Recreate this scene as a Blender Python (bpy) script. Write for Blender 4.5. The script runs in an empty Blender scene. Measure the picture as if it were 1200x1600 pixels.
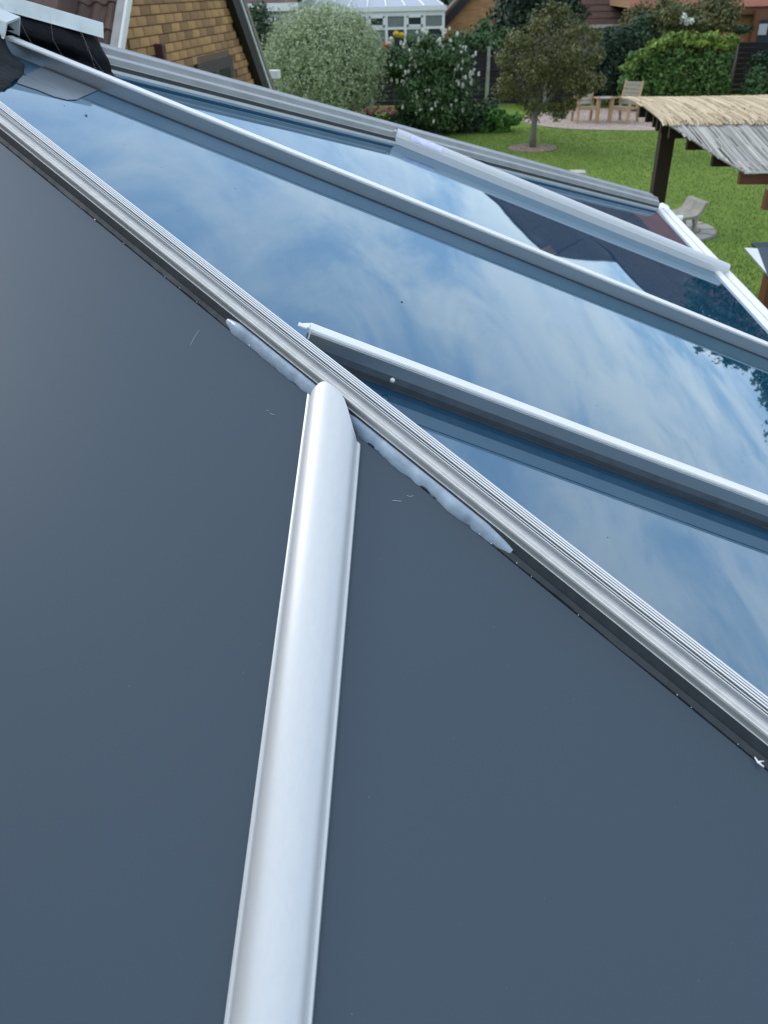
import bpy, bmesh, math, random
import numpy as np
from mathutils import Vector, Matrix, noise
R = math.radians
random.seed(7); rng = np.random.default_rng(7)
scene = bpy.context.scene
col = scene.collection

# ------------------------------------------------------------------ camera
CAM = Vector((0, 0, 3.45))
pitch, yaw, roll = R(33.2), R(-4.7), R(-1.5)
fw = Vector((math.sin(yaw)*math.cos(pitch), math.cos(yaw)*math.cos(pitch), -math.sin(pitch)))
rt = fw.cross(Vector((0, 0, 1))).normalized(); up = rt.cross(fw)
rt2 = rt*math.cos(roll) + up*math.sin(roll); up2 = up*math.cos(roll) - rt*math.sin(roll)
cd = bpy.data.cameras.new('camera'); cam = bpy.data.objects.new('camera', cd); col.objects.link(cam)
m = Matrix((rt2, up2, -fw)).transposed().to_4x4(); m.translation = CAM; cam.matrix_world = m
cd.sensor_fit = 'VERTICAL'; cd.sensor_height = 9.8; cd.sensor_width = 7.35
cd.lens = 9.8*1260/1600
cd.clip_start = .02; cd.clip_end = 2000
cd.dof.use_dof = True; cd.dof.focus_distance = 1.05; cd.dof.aperture_fstop = 3.0
scene.camera = cam

# ------------------------------------------------------------------ sky and sun
SUN_EL, SUN_AZ = R(33), R(300)          # from the left
w = bpy.data.worlds.new('World'); scene.world = w; w.use_nodes = True
nt = w.node_tree; nt.nodes.clear()
def wn(t, **k):
    n = nt.nodes.new(t)
    for a, b in k.items(): setattr(n, a, b)
    return n
out = wn('ShaderNodeOutputWorld'); bg = wn('ShaderNodeBackground'); bg.inputs[1].default_value = .1
sky = wn('ShaderNodeTexSky', sky_type='NISHITA', sun_disc=False, sun_elevation=SUN_EL, sun_rotation=SUN_AZ)
sky.air_density = 1.0; sky.dust_density = 1.0; sky.ozone_density = 1.5
tc = wn('ShaderNodeTexCoord'); sep = wn('ShaderNodeSeparateXYZ')
nt.links.new(tc.outputs['Generated'], sep.inputs[0])
ab = wn('ShaderNodeMath', operation='ABSOLUTE'); nt.links.new(sep.outputs[2], ab.inputs[0])
ad = wn('ShaderNodeMath', operation='ADD'); ad.inputs[1].default_value = .13; nt.links.new(ab.outputs[0], ad.inputs[0])
dv = wn('ShaderNodeVectorMath', operation='DIVIDE'); cmb = wn('ShaderNodeCombineXYZ')
nt.links.new(sep.outputs[0], cmb.inputs[0]); nt.links.new(sep.outputs[1], cmb.inputs[1]); cmb.inputs[2].default_value = .3
cm2 = wn('ShaderNodeCombineXYZ')
for i in range(3): nt.links.new(ad.outputs[0], cm2.inputs[i])
nt.links.new(cmb.outputs[0], dv.inputs[0]); nt.links.new(cm2.outputs[0], dv.inputs[1])
def cloud(scale, detail, rough, dist, rot, sc, off=(0, 0, 0)):
    mp = wn('ShaderNodeMapping'); mp.inputs['Rotation'].default_value = (0, 0, R(rot)); mp.inputs['Scale'].default_value = sc
    mp.inputs['Location'].default_value = off
    nz = wn('ShaderNodeTexNoise'); nz.inputs['Scale'].default_value = scale; nz.inputs['Detail'].default_value = detail
    nz.inputs['Roughness'].default_value = rough; nz.inputs['Distortion'].default_value = dist
    nt.links.new(dv.outputs[0], mp.inputs[0]); nt.links.new(mp.outputs[0], nz.inputs[0]); return nz
n1 = cloud(.85, 8, .56, .7, 25, (1, .55, 1), (8.4, 3.3, 0))
n2 = cloud(2.6, 10, .64, 1.0, -20, (1, .5, 1), (0, 4, 2))
mx = wn('ShaderNodeMath', operation='MULTIPLY_ADD'); mx.inputs[1].default_value = .5
nt.links.new(n2.outputs[0], mx.inputs[0]); nt.links.new(n1.outputs[0], mx.inputs[2])
cover = wn('ShaderNodeMapRange', interpolation_type='SMOOTHSTEP'); cover.inputs['From Min'].default_value = .57; cover.inputs['From Max'].default_value = .86
nt.links.new(mx.outputs[0], cover.inputs[0])
# cloud base colour: grey blue undersides to white tops
n3 = cloud(.9, 5, .5, .3, 50, (1, .8, 1), (7, 2, 5))
cr = wn('ShaderNodeValToRGB'); cr.color_ramp.elements[0].position = .35; cr.color_ramp.elements[1].position = .68
cr.color_ramp.elements[0].color = (7.6, 9.2, 11.8, 1); cr.color_ramp.elements[1].color = (11.5, 12.2, 12.6, 1)
nt.links.new(n3.outputs[0], cr.inputs[0])
blue = wn('ShaderNodeMix', data_type='RGBA'); blue.inputs[0].default_value = .7
nt.links.new(sky.outputs[0], blue.inputs[6]); blue.inputs[7].default_value = (5.3, 8.2, 12.2, 1)
mixc = wn('ShaderNodeMix', data_type='RGBA')
nt.links.new(cover.outputs[0], mixc.inputs[0]); nt.links.new(blue.outputs[2], mixc.inputs[6]); nt.links.new(cr.outputs[0], mixc.inputs[7])
# bright haze toward the horizon
hz1 = wn('ShaderNodeMath', operation='SUBTRACT'); hz1.inputs[0].default_value = 1; nt.links.new(ab.outputs[0], hz1.inputs[1])
hz2 = wn('ShaderNodeMath', operation='POWER'); hz2.inputs[1].default_value = 3.2; nt.links.new(hz1.outputs[0], hz2.inputs[0])
hz3 = wn('ShaderNodeMath', operation='MULTIPLY_ADD'); hz3.inputs[1].default_value = .65; hz3.inputs[2].default_value = 1; nt.links.new(hz2.outputs[0], hz3.inputs[0])
# thin cloud is brighter round the hidden sun
sdv = wn('ShaderNodeVectorMath', operation='DOT_PRODUCT'); nt.links.new(tc.outputs['Generated'], sdv.inputs[0])
sdv.inputs[1].default_value = (math.sin(SUN_AZ)*math.cos(SUN_EL), math.cos(SUN_AZ)*math.cos(SUN_EL), math.sin(SUN_EL))
gl1 = wn('ShaderNodeMath', operation='MULTIPLY_ADD', use_clamp=True); gl1.inputs[1].default_value = .5; gl1.inputs[2].default_value = .5; nt.links.new(sdv.outputs['Value'], gl1.inputs[0])
gl2 = wn('ShaderNodeMath', operation='POWER'); gl2.inputs[1].default_value = 4; nt.links.new(gl1.outputs[0], gl2.inputs[0])
gl3 = wn('ShaderNodeMath', operation='MULTIPLY_ADD'); gl3.inputs[1].default_value = .40; nt.links.new(gl2.outputs[0], gl3.inputs[0]); nt.links.new(hz3.outputs[0], gl3.inputs[2])
hz3 = gl3
hzm = wn('ShaderNodeVectorMath', operation='SCALE'); nt.links.new(mixc.outputs[2], hzm.inputs[0]); nt.links.new(hz3.outputs[0], hzm.inputs['Scale'])
nt.links.new(hzm.outputs[0], bg.inputs[0]); nt.links.new(bg.outputs[0], out.inputs[0])

sd = bpy.data.lights.new('sun', 'SUN'); sd.energy = 1.1; sd.angle = R(14); sd.color = (1, .96, .9)
sun = bpy.data.objects.new('sun', sd); col.objects.link(sun)
sdir = Vector((math.sin(SUN_AZ)*math.cos(SUN_EL), math.cos(SUN_AZ)*math.cos(SUN_EL), math.sin(SUN_EL)))
sun.rotation_euler = sdir.to_track_quat('Z', 'Y').to_euler(); sun.location = (-4, -6, 12)
vs = scene.view_settings; vs.view_transform = 'Standard'; vs.look = 'None'; vs.gamma = 1; vs.exposure = 0.0; vs.use_curve_mapping = False

# ------------------------------------------------------------------ materials
def mat(name, base, rough=.6, metal=0, spec=.5, var=0, vscale=8, bump=0, bscale=60, stretch=(1, 1, 1), island=0, objrand=0,
        col2=None, trans=0, ior=1.5, coat=0, detail=5, sss=0):
    mt = bpy.data.materials.new(name); mt.use_nodes = True; t = mt.node_tree; b = t.nodes['Principled BSDF']
    b.inputs['Base Color'].default_value = (*base, 1); b.inputs['Roughness'].default_value = rough
    b.inputs['Metallic'].default_value = metal; b.inputs['Specular IOR Level'].default_value = spec; b.inputs['IOR'].default_value = ior
    b.inputs['Transmission Weight'].default_value = trans; b.inputs['Coat Weight'].default_value = coat
    if sss:
        b.inputs['Subsurface Weight'].default_value = sss; b.inputs['Subsurface Radius'].default_value = (.004, .004, .005); b.inputs['Subsurface Scale'].default_value = 1
    c2 = col2 or tuple(x*.55 for x in base)
    last = None
    tcn = t.nodes.new('ShaderNodeTexCoord'); mp = t.nodes.new('ShaderNodeMapping'); mp.inputs['Scale'].default_value = stretch
    t.links.new(tcn.outputs['Object'], mp.inputs[0])
    def mixn(fac_socket, a, bcol):
        x = t.nodes.new('ShaderNodeMix'); x.data_type = 'RGBA'; t.links.new(fac_socket, x.inputs[0])
        if hasattr(a, 'links'): t.links.new(a, x.inputs[6])
        else: x.inputs[6].default_value = (*a, 1)
        x.inputs[7].default_value = (*bcol, 1); return x.outputs[2]
    def scaled(sock, k):
        q = t.nodes.new('ShaderNodeMath'); q.operation = 'MULTIPLY'; q.inputs[1].default_value = k; t.links.new(sock, q.inputs[0]); return q.outputs[0]
    if var:
        n = t.nodes.new('ShaderNodeTexNoise'); n.inputs['Scale'].default_value = vscale; n.inputs['Detail'].default_value = detail
        t.links.new(mp.outputs[0], n.inputs[0])
        r = t.nodes.new('ShaderNodeMapRange'); r.inputs['From Min'].default_value = .35; r.inputs['From Max'].default_value = .7
        r.inputs['To Max'].default_value = var; t.links.new(n.outputs[0], r.inputs[0])
        last = mixn(r.outputs[0], base, c2)
    if island:
        g = t.nodes.new('ShaderNodeNewGeometry'); last = mixn(scaled(g.outputs['Random Per Island'], island), last or base, c2)
    if objrand:
        oi = t.nodes.new('ShaderNodeObjectInfo'); last = mixn(scaled(oi.outputs['Random'], objrand), last or base, c2)
    if last: t.links.new(last, b.inputs['Base Color'])
    if bump:
        n = t.nodes.new('ShaderNodeTexNoise'); n.inputs['Scale'].default_value = bscale; n.inputs['Detail'].default_value = 4
        t.links.new(mp.outputs[0], n.inputs[0]); bp = t.nodes.new('ShaderNodeBump'); bp.inputs['Strength'].default_value = bump
        bp.inputs['Distance'].default_value = .01
        t.links.new(n.outputs[0], bp.inputs['Height']); t.links.new(bp.outputs[0], b.inputs['Normal'])
    return mt
alu = mat('mill_aluminium', (.72, .74, .76), .33, .9, var=.25, vscale=30, col2=(.55, .57, .6), bump=.015, bscale=300)
alu_cap = mat('satin_silver_cap', (.62, .635, .65), .44, .35, var=.6, vscale=3, col2=(.58, .60, .62), stretch=(60, .6, 60), bump=.01, bscale=14)
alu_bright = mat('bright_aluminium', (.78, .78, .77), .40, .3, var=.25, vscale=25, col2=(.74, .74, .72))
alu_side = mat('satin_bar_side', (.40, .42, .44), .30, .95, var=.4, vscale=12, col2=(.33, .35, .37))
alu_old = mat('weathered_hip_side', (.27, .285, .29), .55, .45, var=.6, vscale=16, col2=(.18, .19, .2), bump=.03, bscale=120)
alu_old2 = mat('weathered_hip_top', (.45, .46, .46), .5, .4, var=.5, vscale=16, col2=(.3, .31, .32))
alu_beige = mat('dull_beige_aluminium', (.60, .59, .56), .5, .15, var=.6, vscale=60, col2=(.38, .375, .36), bump=.03, bscale=400)
alu_dull = mat('shade_toned_aluminium', (.50, .52, .54), .45, .8, var=.4, vscale=20, col2=(.36, .38, .4), bump=.03, bscale=200)  # darker tone that paints shade into the grooves between bright fins
wall_dark = mat('dark_rubber_gasket', (.030, .038, .046), .62, 0, var=.5, vscale=60, col2=(.012, .018, .025), bump=.05, bscale=120)
slate = mat('slate_grey_panel', (.031, .056, .083), .40, 0, .48, var=.5, vscale=2.6, col2=(.028, .051, .077), bump=.006, bscale=900)
upvc = mat('white_upvc', (.80, .80, .78), .3, 0, var=.3, vscale=10, col2=(.66, .66, .63))
rubber = mat('black_rubber_sheet', (.003, .004, .006), .6, 0, .12, var=.5, vscale=25, col2=(.010, .012, .015), bump=.8, bscale=35)
flash = mat('stained_silver_flashing', (.62, .66, .66), .42, .35, var=.8, vscale=14, col2=(.42, .48, .48), bump=.05, bscale=60)
silic = mat('milky_silicone', (.38, .47, .57), .25, 0, var=1.0, vscale=30, col2=(.20, .26, .34), bump=.12, bscale=70, sss=.1)
film = mat('grey_film', (.07, .09, .11), .2, 0, .5)
white = mat('white_bits', (.85, .85, .83), .6)
dark = mat('dark_dirt', (.02, .025, .02), .9)
brickm = mat('yellow_brown_brick', (.52, .30, .125), .9, var=.5, vscale=9, col2=(.20, .11, .055), objrand=.9, bump=.5, bscale=60)
mortar = mat('brown_mortar', (.27, .17, .085), .95, var=.4, vscale=20)
tile_dark = mat('brown_roof_tile', (.15, .088, .068), .85, var=.6, vscale=6, col2=(.055, .04, .038), bump=.4, bscale=50, objrand=.35)
tile_red = mat('red_roof_tile', (.36, .13, .085), .85, var=.5, vscale=3, col2=(.22, .085, .06), bump=.4, bscale=30)
black_wood = mat('black_painted_timber', (.012, .011, .012), .6, var=.4, vscale=9, bump=.2)
grey_wood = mat('weathered_fence', (.022, .021, .026), .9, var=.6, vscale=5, col2=(.02, .018, .022), bump=.4, bscale=40, objrand=.4)
concrete = mat('concrete_post', (.30, .30, .26), .9, var=.5, vscale=6, bump=.3)
verge = mat('grey_verge', (.45, .43, .41), .8, var=.6, vscale=8)
pale = mat('pale_render', (.52, .52, .50), .8, var=.4, vscale=2)
glass_win = mat('window_glass', (.035, .05, .055), .05, 0, .8)
frost = mat('blind_glass', (.22, .25, .24), .15, 0, .8, var=.5, vscale=3)
orange_br = mat('orange_brick', (.50, .27, .10), .9, var=.5, vscale=10, col2=(.34, .17, .07), bump=.3)
timber = mat('red_brown_timber', (.17, .062, .026), .6, var=.6, vscale=4, col2=(.08, .028, .014), stretch=(1, 1, .15), bump=.2)
post_wood = mat('dark_stained_post', (.04, .016, .011), .6, var=.6, vscale=6, bump=.2)
teak = mat('weathered_teak', (.52, .35, .19), .7, var=.6, vscale=14, col2=(.26, .16, .085), bump=.2)
teak_g = mat('grey_teak', (.42, .38, .31), .8, var=.6, vscale=14, col2=(.28, .24, .19), bump=.2)
stone_m = mat('lichen_stone', (.34, .32, .27), .95, var=.7, vscale=9, col2=(.20, .19, .17), bump=.6, bscale=40)
reed = mat('straw_reed', (.72, .60, .41), .8, island=1, col2=(.36, .27, .16))
reed_g = mat('grey_reed', (.58, .565, .52), .8, island=.85, col2=(.14, .14, .135))
bark = mat('pale_bark', (.20, .18, .15), .9, var=.6, vscale=20, bump=.5)
def leafm(n, a, b): return mat(n, a, .55, 0, .35, island=1, col2=b)
lf_sage = leafm('sage_leaf', (.52, .58, .36), (.17, .25, .10))
lf_bronze = leafm('bronze_leaf', (.17, .15, .05), (.06, .085, .025))
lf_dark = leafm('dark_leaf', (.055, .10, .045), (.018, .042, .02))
lf_mid = leafm('mid_leaf', (.09, .165, .055), (.03, .075, .025))
lf_lime = leafm('lime_leaf', (.24, .32, .045), (.09, .17, .03))
lf_laurel = leafm('laurel_leaf', (.12, .22, .045), (.035, .095, .02))
lf_bright = leafm('bright_leaf', (.12, .28, .05), (.06, .16, .03))
lf_con = leafm('conifer_leaf', (.035, .07, .035), (.012, .03, .016))
grass_m = leafm('grass_blade', (.17, .26, .045), (.11, .19, .03))
petal_w = mat('white_petal', (.80, .80, .70), .6); petal_p = mat('pink_petal', (.62, .16, .27), .6)
petal_y = mat('yellow_petal', (.80, .58, .06), .6); petal_o = mat('coral_petal', (.75, .18, .09), .6)

# coated solar control glass: dark blue body under a strongly reflecting coat
def glass_material():
    mt = bpy.data.materials.new('blue_solar_glass'); mt.use_nodes = True; t = mt.node_tree; t.nodes.clear()
    o = t.nodes.new('ShaderNodeOutputMaterial'); d = t.nodes.new('ShaderNodeBsdfDiffuse'); g = t.nodes.new('ShaderNodeBsdfGlossy')
    d.inputs[0].default_value = (.004, .050, .105, 1); g.inputs['Color'].default_value = (.78, .92, 1, 1); g.inputs['Roughness'].default_value = .012
    f = t.nodes.new('ShaderNodeFresnel'); f.inputs[0].default_value = 2.5
    mx = t.nodes.new('ShaderNodeMixShader'); t.links.new(f.outputs[0], mx.inputs[0]); t.links.new(d.outputs[0], mx.inputs[1]); t.links.new(g.outputs[0], mx.inputs[2])
    # faint dried rain marks and dust
    tcn = t.nodes.new('ShaderNodeTexCoord'); n = t.nodes.new('ShaderNodeTexNoise'); n.inputs['Scale'].default_value = 5; n.inputs['Detail'].default_value = 8
    t.links.new(tcn.outputs['Object'], n.inputs[0])
    r = t.nodes.new('ShaderNodeMapRange'); r.inputs['From Min'].default_value = .5; r.inputs['From Max'].default_value = .85; r.inputs['To Max'].default_value = .12
    t.links.new(n.outputs[0], r.inputs[0])
    dust = t.nodes.new('ShaderNodeBsdfDiffuse'); dust.inputs[0].default_value = (.3, .34, .36, 1)
    m2 = t.nodes.new('ShaderNodeMixShader'); t.links.new(r.outputs[0], m2.inputs[0]); t.links.new(mx.outputs[0], m2.inputs[1]); t.links.new(dust.outputs[0], m2.inputs[2])
    n2 = t.nodes.new('ShaderNodeTexNoise'); n2.inputs['Scale'].default_value = 3.0; n2.inputs['Detail'].default_value = 1
    t.links.new(tcn.outputs['Object'], n2.inputs[0]); bp = t.nodes.new('ShaderNodeBump'); bp.inputs['Strength'].default_value = .05; bp.inputs['Distance'].default_value = .01
    t.links.new(n2.outputs[0], bp.inputs['Height']); t.links.new(bp.outputs[0], g.inputs['Normal'])
    t.links.new(m2.outputs[0], o.inputs[0]); return mt
glass = glass_material()

def brick_tex(name, c1, c2, mo, rot=(R(90), 0, 0)):
    mt = bpy.data.materials.new(name); mt.use_nodes = True; t = mt.node_tree; b = t.nodes['Principled BSDF']; b.inputs['Roughness'].default_value = .9
    tcn = t.nodes.new('ShaderNodeTexCoord'); mp = t.nodes.new('ShaderNodeMapping'); mp.inputs['Rotation'].default_value = rot
    br = t.nodes.new('ShaderNodeTexBrick'); br.inputs['Scale'].default_value = 1; br.inputs['Brick Width'].default_value = .225; br.inputs['Row Height'].default_value = .075
    br.inputs['Mortar Size'].default_value = .006; br.inputs['Color1'].default_value = (*c1, 1); br.inputs['Color2'].default_value = (*c2, 1); br.inputs['Mortar'].default_value = (*mo, 1)
    t.links.new(tcn.outputs['Object'], mp.inputs[0]); t.links.new(mp.outputs[0], br.inputs[0]); t.links.new(br.outputs[0], b.inputs['Base Color']); return mt
brick_side = brick_tex('yellow_brick_side', (.40, .25, .10), (.26, .14, .06), (.2, .14, .09), (0, R(90), R(90)))
brick_far = brick_tex('orange_brick_far', (.50, .27, .11), (.36, .18, .08), (.3, .2, .12))

# ------------------------------------------------------------------ builders
def tag(o, label=None, cat=None, group=None, kind=None):
    if label: o['label'] = label
    if cat: o['category'] = cat
    if group: o['group'] = group
    if kind: o['kind'] = kind
    return o
def empty(name, loc, label, cat, group=None):
    o = bpy.data.objects.new(name, None); col.objects.link(o); o.location = loc; o.empty_display_size = .1
    return tag(o, label, cat, group)
def put(o, parent):
    if parent is not None:
        o.parent = parent
        # parts stand in world coordinates: undo the thing's own origin once; a part itself sits at identity
        off = Vector(parent.location) if parent.parent is None else Vector((0, 0, 0))
        o.matrix_parent_inverse = Matrix.Translation(-off)
    return o
def mesh(name, V, F, mt, parent=None, smooth=False, kind=None, fix=True):
    me = bpy.data.meshes.new(name); me.from_pydata([tuple(v) for v in V], [], [tuple(f) for f in F])
    if fix:
        bm = bmesh.new(); bm.from_mesh(me); bmesh.ops.recalc_face_normals(bm, faces=bm.faces); bm.to_mesh(me); bm.free()
    if smooth:
        me.polygons.foreach_set('use_smooth', [True]*len(me.polygons))
    me.update()
    mts = mt if isinstance(mt, list) else [mt]
    for x in mts: me.materials.append(x)
    o = bpy.data.objects.new(name, me); col.objects.link(o)
    if kind: o['kind'] = kind
    return put(o, parent)
def bx(V, F, c, s, ax=None):
    """add a box: centre, full size, optional axes"""
    c = Vector(c); ax = ax or (Vector((1, 0, 0)), Vector((0, 1, 0)), Vector((0, 0, 1))); n = len(V)
    for i in (-1, 1):
        for j in (-1, 1):
            for k in (-1, 1):
                V.append(c + ax[0]*(i*s[0]/2) + ax[1]*(j*s[1]/2) + ax[2]*(k*s[2]/2))
    F += [(n, n+1, n+3, n+2), (n+4, n+6, n+7, n+5), (n, n+4, n+5, n+1), (n+2, n+3, n+7, n+6), (n, n+2, n+6, n+4), (n+1, n+5, n+7, n+3)]
def box(name, c, s, mt, parent=None, ax=None, kind=None, bev=0):
    V, F = [], []; bx(V, F, c, s, ax); o = mesh(name, V, F, mt, parent, kind=kind)
    if bev:
        md = o.modifiers.new('bevel', 'BEVEL'); md.width = bev; md.segments = 2; md.limit_method = 'ANGLE'
    return o
def beam(name, a, b, wd, ht, mt, parent=None, upv=(0, 0, 1)):
    a, b = Vector(a), Vector(b); d = (b-a); L = d.length; d.normalize(); u = Vector(upv); s = d.cross(u).normalized(); u = s.cross(d)
    return box(name, (a+b)/2, (L, wd, ht), mt, parent, (d, s, u))
def beams(segs, wd, ht):
    V, F = [], []
    for a, b in segs:
        a, b = Vector(a), Vector(b); d = (b-a); L = d.length; d.normalize(); u = Vector((0, 0, 1))
        if abs(d.z) > .95: u = Vector((0, 1, 0))
        s = d.cross(u).normalized(); u = s.cross(d); bx(V, F, (a+b)/2, (L, wd, ht), (d, s, u))
    return V, F
def tube(pts, rad, seg=6):
    V, F = [], []; pts = [Vector(p) for p in pts]
    for i, p in enumerate(pts):
        d = (pts[min(i+1, len(pts)-1)]-pts[max(i-1, 0)]).normalized(); a = d.orthogonal().normalized(); b = d.cross(a)
        r = rad[i] if isinstance(rad, (list, tuple)) else rad
        for k in range(seg):
            t = 2*math.pi*k/seg; V.append(p + a*math.cos(t)*r + b*math.sin(t)*r)
    for i in range(len(pts)-1):
        for k in range(seg): F.append((i*seg+k, i*seg+(k+1) % seg, (i+1)*seg+(k+1) % seg, (i+1)*seg+k))
    F.append(tuple(range(seg))); F.append(tuple(range((len(pts)-1)*seg, len(pts)*seg)))
    return V, F
def join(*vf):
    V, F = [], []
    for v, f in vf:
        n = len(V); V += list(v); F += [tuple(i+n for i in q) for q in f]
    return V, F
def sweep(name, prof, a, b, u, wv, mt, parent=None, closed=True, cutA=None, cutB=None, midx=None, smooth=False, sub=1, wob=0):
    """extrude a (u,w) profile from a to b; cut planes (point, normal) mitre the ends; midx gives material index per profile edge"""
    a, b = Vector(a), Vector(b); d = (b-a).normalized(); n = len(prof); V = []
    rows = []
    for pu, pw in prof:
        off = u*pu + wv*pw; s = a+off; e = b+off
        if cutA: s = s + d*((cutA[0]-s).dot(cutA[1])/d.dot(cutA[1]))
        if cutB: e = e + d*((cutB[0]-e).dot(cutB[1])/d.dot(cutB[1]))
        rows.append((s, e))
    for k in range(sub+1):
        t = k/sub
        off = (u*noise.noise(Vector((t*7, 1.3, a.x)))+wv*noise.noise(Vector((t*9, 5.3, a.y))))*wob if 0 < k < sub else Vector((0, 0, 0))
        V += [s.lerp(e, t)+off for s, e in rows]
    F = []; mi = []
    m_ = n if closed else n-1
    for k in range(sub):
        for i in range(m_):
            j = (i+1) % n; F.append((k*n+i, k*n+j, (k+1)*n+j, (k+1)*n+i)); mi.append(midx[i] if midx else 0)
    if closed:
        F.append(tuple(range(n))); F.append(tuple(range(sub*n, sub*n+n))); mi += [0, 0]
    o = mesh(name, V, F, mt, parent, smooth=smooth)
    if midx: o.data.polygons.foreach_set('material_index', mi)
    if smooth:
        try: o.data.shade_smooth_by_angle if False else None
        except Exception: pass
    return o
def leaves(name, blobs, n, size, mt, parent=None, shell=.55, aspect=.55, droop=0, kind='stuff', seed=0, zmin=.02):
    """many small leaf faces through the volume of several ellipsoid clumps (cx,cy,cz,rx,ry,rz,weight)"""
    g = np.random.default_rng(seed+11)
    B = np.array(blobs, float); wts = B[:, 6]/B[:, 6].sum(); idx = g.choice(len(B), n, p=wts)
    d = g.normal(size=(n, 3)); d /= np.linalg.norm(d, axis=1)[:, None]
    rr = (shell + (1-shell)*g.random(n))**1.0; rr = np.where(g.random(n) < .25, g.random(n)**.5, rr)
    rr *= 1+.10*g.normal(size=n)
    C = B[idx, :3] + d*B[idx, 3:6]*rr[:, None]
    C[:, 2] = np.maximum(C[:, 2], zmin)
    nd = d + .75*g.normal(size=(n, 3)); nd[:, 2] += .35; nd /= np.linalg.norm(nd, axis=1)[:, None]
    t = np.cross(nd, g.normal(size=(n, 3))); t[:, 2] -= droop; t /= np.linalg.norm(t, axis=1)[:, None]
    b = np.cross(nd, t); b /= np.linalg.norm(b, axis=1)[:, None]
    s = (size*(.6+.8*g.random(n)))[:, None]
    V = np.stack([C - t*s, C + b*s*aspect + nd*s*.12, C + t*s, C - b*s*aspect + nd*s*.12], 1).reshape(-1, 3)
    me = bpy.data.meshes.new(name); me.vertices.add(4*n); me.vertices.foreach_set('co', V.ravel())
    me.loops.add(4*n); me.loops.foreach_set('vertex_index', np.arange(4*n, dtype=np.int32)); me.polygons.add(n)
    me.polygons.foreach_set('loop_start', np.arange(0, 4*n, 4, dtype=np.int32)); me.polygons.foreach_set('loop_total', np.full(n, 4, dtype=np.int32))
    me.update(calc_edges=True); me.validate(); me.materials.append(mt)
    o = bpy.data.objects.new(name, me); col.objects.link(o)
    if kind: o['kind'] = kind
    return put(o, parent)
def clumps(c, r, n, cr, seed, w=1, flat=1):
    g = random.Random(seed); out = [(*c, r[0]*.8, r[1]*.8, r[2]*.8, n*.6*w)]
    for _ in range(n):
        v = Vector((g.gauss(0, 1), g.gauss(0, 1), g.gauss(0, 1)*flat)).normalized(); k = .72+.22*g.random()
        q = cr*(.7+.6*g.random())
        out.append((c[0]+v.x*r[0]*k, c[1]+v.y*r[1]*k, c[2]+v.z*r[2]*k, q, q, q*.8, w))
    return out

# ------------------------------------------------------------------ roof geometry
pS, pG = R(24.8), R(21.5)
nS = Vector((0, -math.sin(pS), math.cos(pS))); nG = Vector((math.sin(pG), 0, math.cos(pG)))
dS, dG = 2.3818, 2.7663
def S(x, y, w=0): return Vector((x, y, (dS + y*math.sin(pS))/math.cos(pS))) + nS*w
def G(x, y, w=0): return Vector((x, y, (dG - x*math.sin(pG))/math.cos(pG))) + nG*w
hd = Vector((1, -math.tan(pG)/math.tan(pS), -math.tan(pG))).normalized()
hm = Vector((-.208, .934, 3.0552)); nH = (nS+nG).normalized(); uH = nH.cross(hd).normalized()
if uH.x < 0: uH = -uH                         # +u = glass side
def H(x): return hm + hd*((x-hm.x)/hd.x)
EX = .93
A0 = Vector((-.572, 2.347, 0)); sA = .90
def Ay(x): return 2.870 + sA*x
def Apt(x): return G(x, Ay(x))
apx = -(2.870-.7567)/(sA+.8525); apy = Ay(apx)
dA = (Apt(.9)-Apt(-.9)).normalized(); nA = (nG + Vector((0, math.sin(pS), math.cos(pS)))).normalized(); uA = nA.cross(dA).normalized()
if uA.y > 0: uA = -uA                         # +u = glass side
dC = Vector((math.cos(pG), 0, -math.sin(pG))); uC = Vector((0, -1, 0))   # bars: +u towards the viewer

conserv = empty('conservatory', (-.9, 1.9, 0), 'nearest conservatory roof in slate grey panels and blue reflecting glass, with silver hip bars', 'conservatory')

def clip(poly, f):
    out = []
    for i, p in enumerate(poly):
        q = poly[(i+1) % len(poly)]; a, b = f(p), f(q)
        if a >= 0: out.append(p)
        if (a >= 0) != (b >= 0): t = a/(a-b); out.append((p[0]+(q[0]-p[0])*t, p[1]+(q[1]-p[1])*t))
    return out
def slab(name, poly, fn, th, mt, parent, label=None):
    n = len(poly); V = [fn(x, y, 0) for x, y in poly]+[fn(x, y, -th) for x, y in poly]
    F = [tuple(range(n)), tuple(range(n, 2*n))]+[(i, (i+1) % n, n+(i+1) % n, n+i) for i in range(n)]
    o = mesh(name, V, F, mt, parent)
    if label: o['label'] = label
    return o
hy = lambda x: .934-.8525*(x+.208)
tri = [(apx, apy), (EX+.02, hy(EX+.02)), (EX+.02, Ay(EX+.02))]
YD, YC = .994, 1.932
for i, (y0, y1) in enumerate(((-1, YD), (YD+.004, YC), (YC+.004, 2.765), (2.769, 5))):
    p = clip(clip(tri, lambda q: q[1]-y0), lambda q: y1-q[1])
    slab('glass_pane', p, G, .024, glass, conserv, 'blue reflecting roof glass')
KX = -.127
EY = -.05
for x0, x1, lb in ((-3.3, KX-.004, 'slate grey roof panel left of the silver cap'), (KX+.004, 1.1, 'slate grey roof panel right of the silver cap')):
    p = [(x0, EY), (x1, EY), (x1, 1.9), (x0, 1.9)]
    p = clip(clip(p, lambda q: apy-q[1]), lambda q: hy(q[0])-q[1]-.006)
    slab('slate_panel', p, S, .03, slate, conserv, lb)
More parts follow.
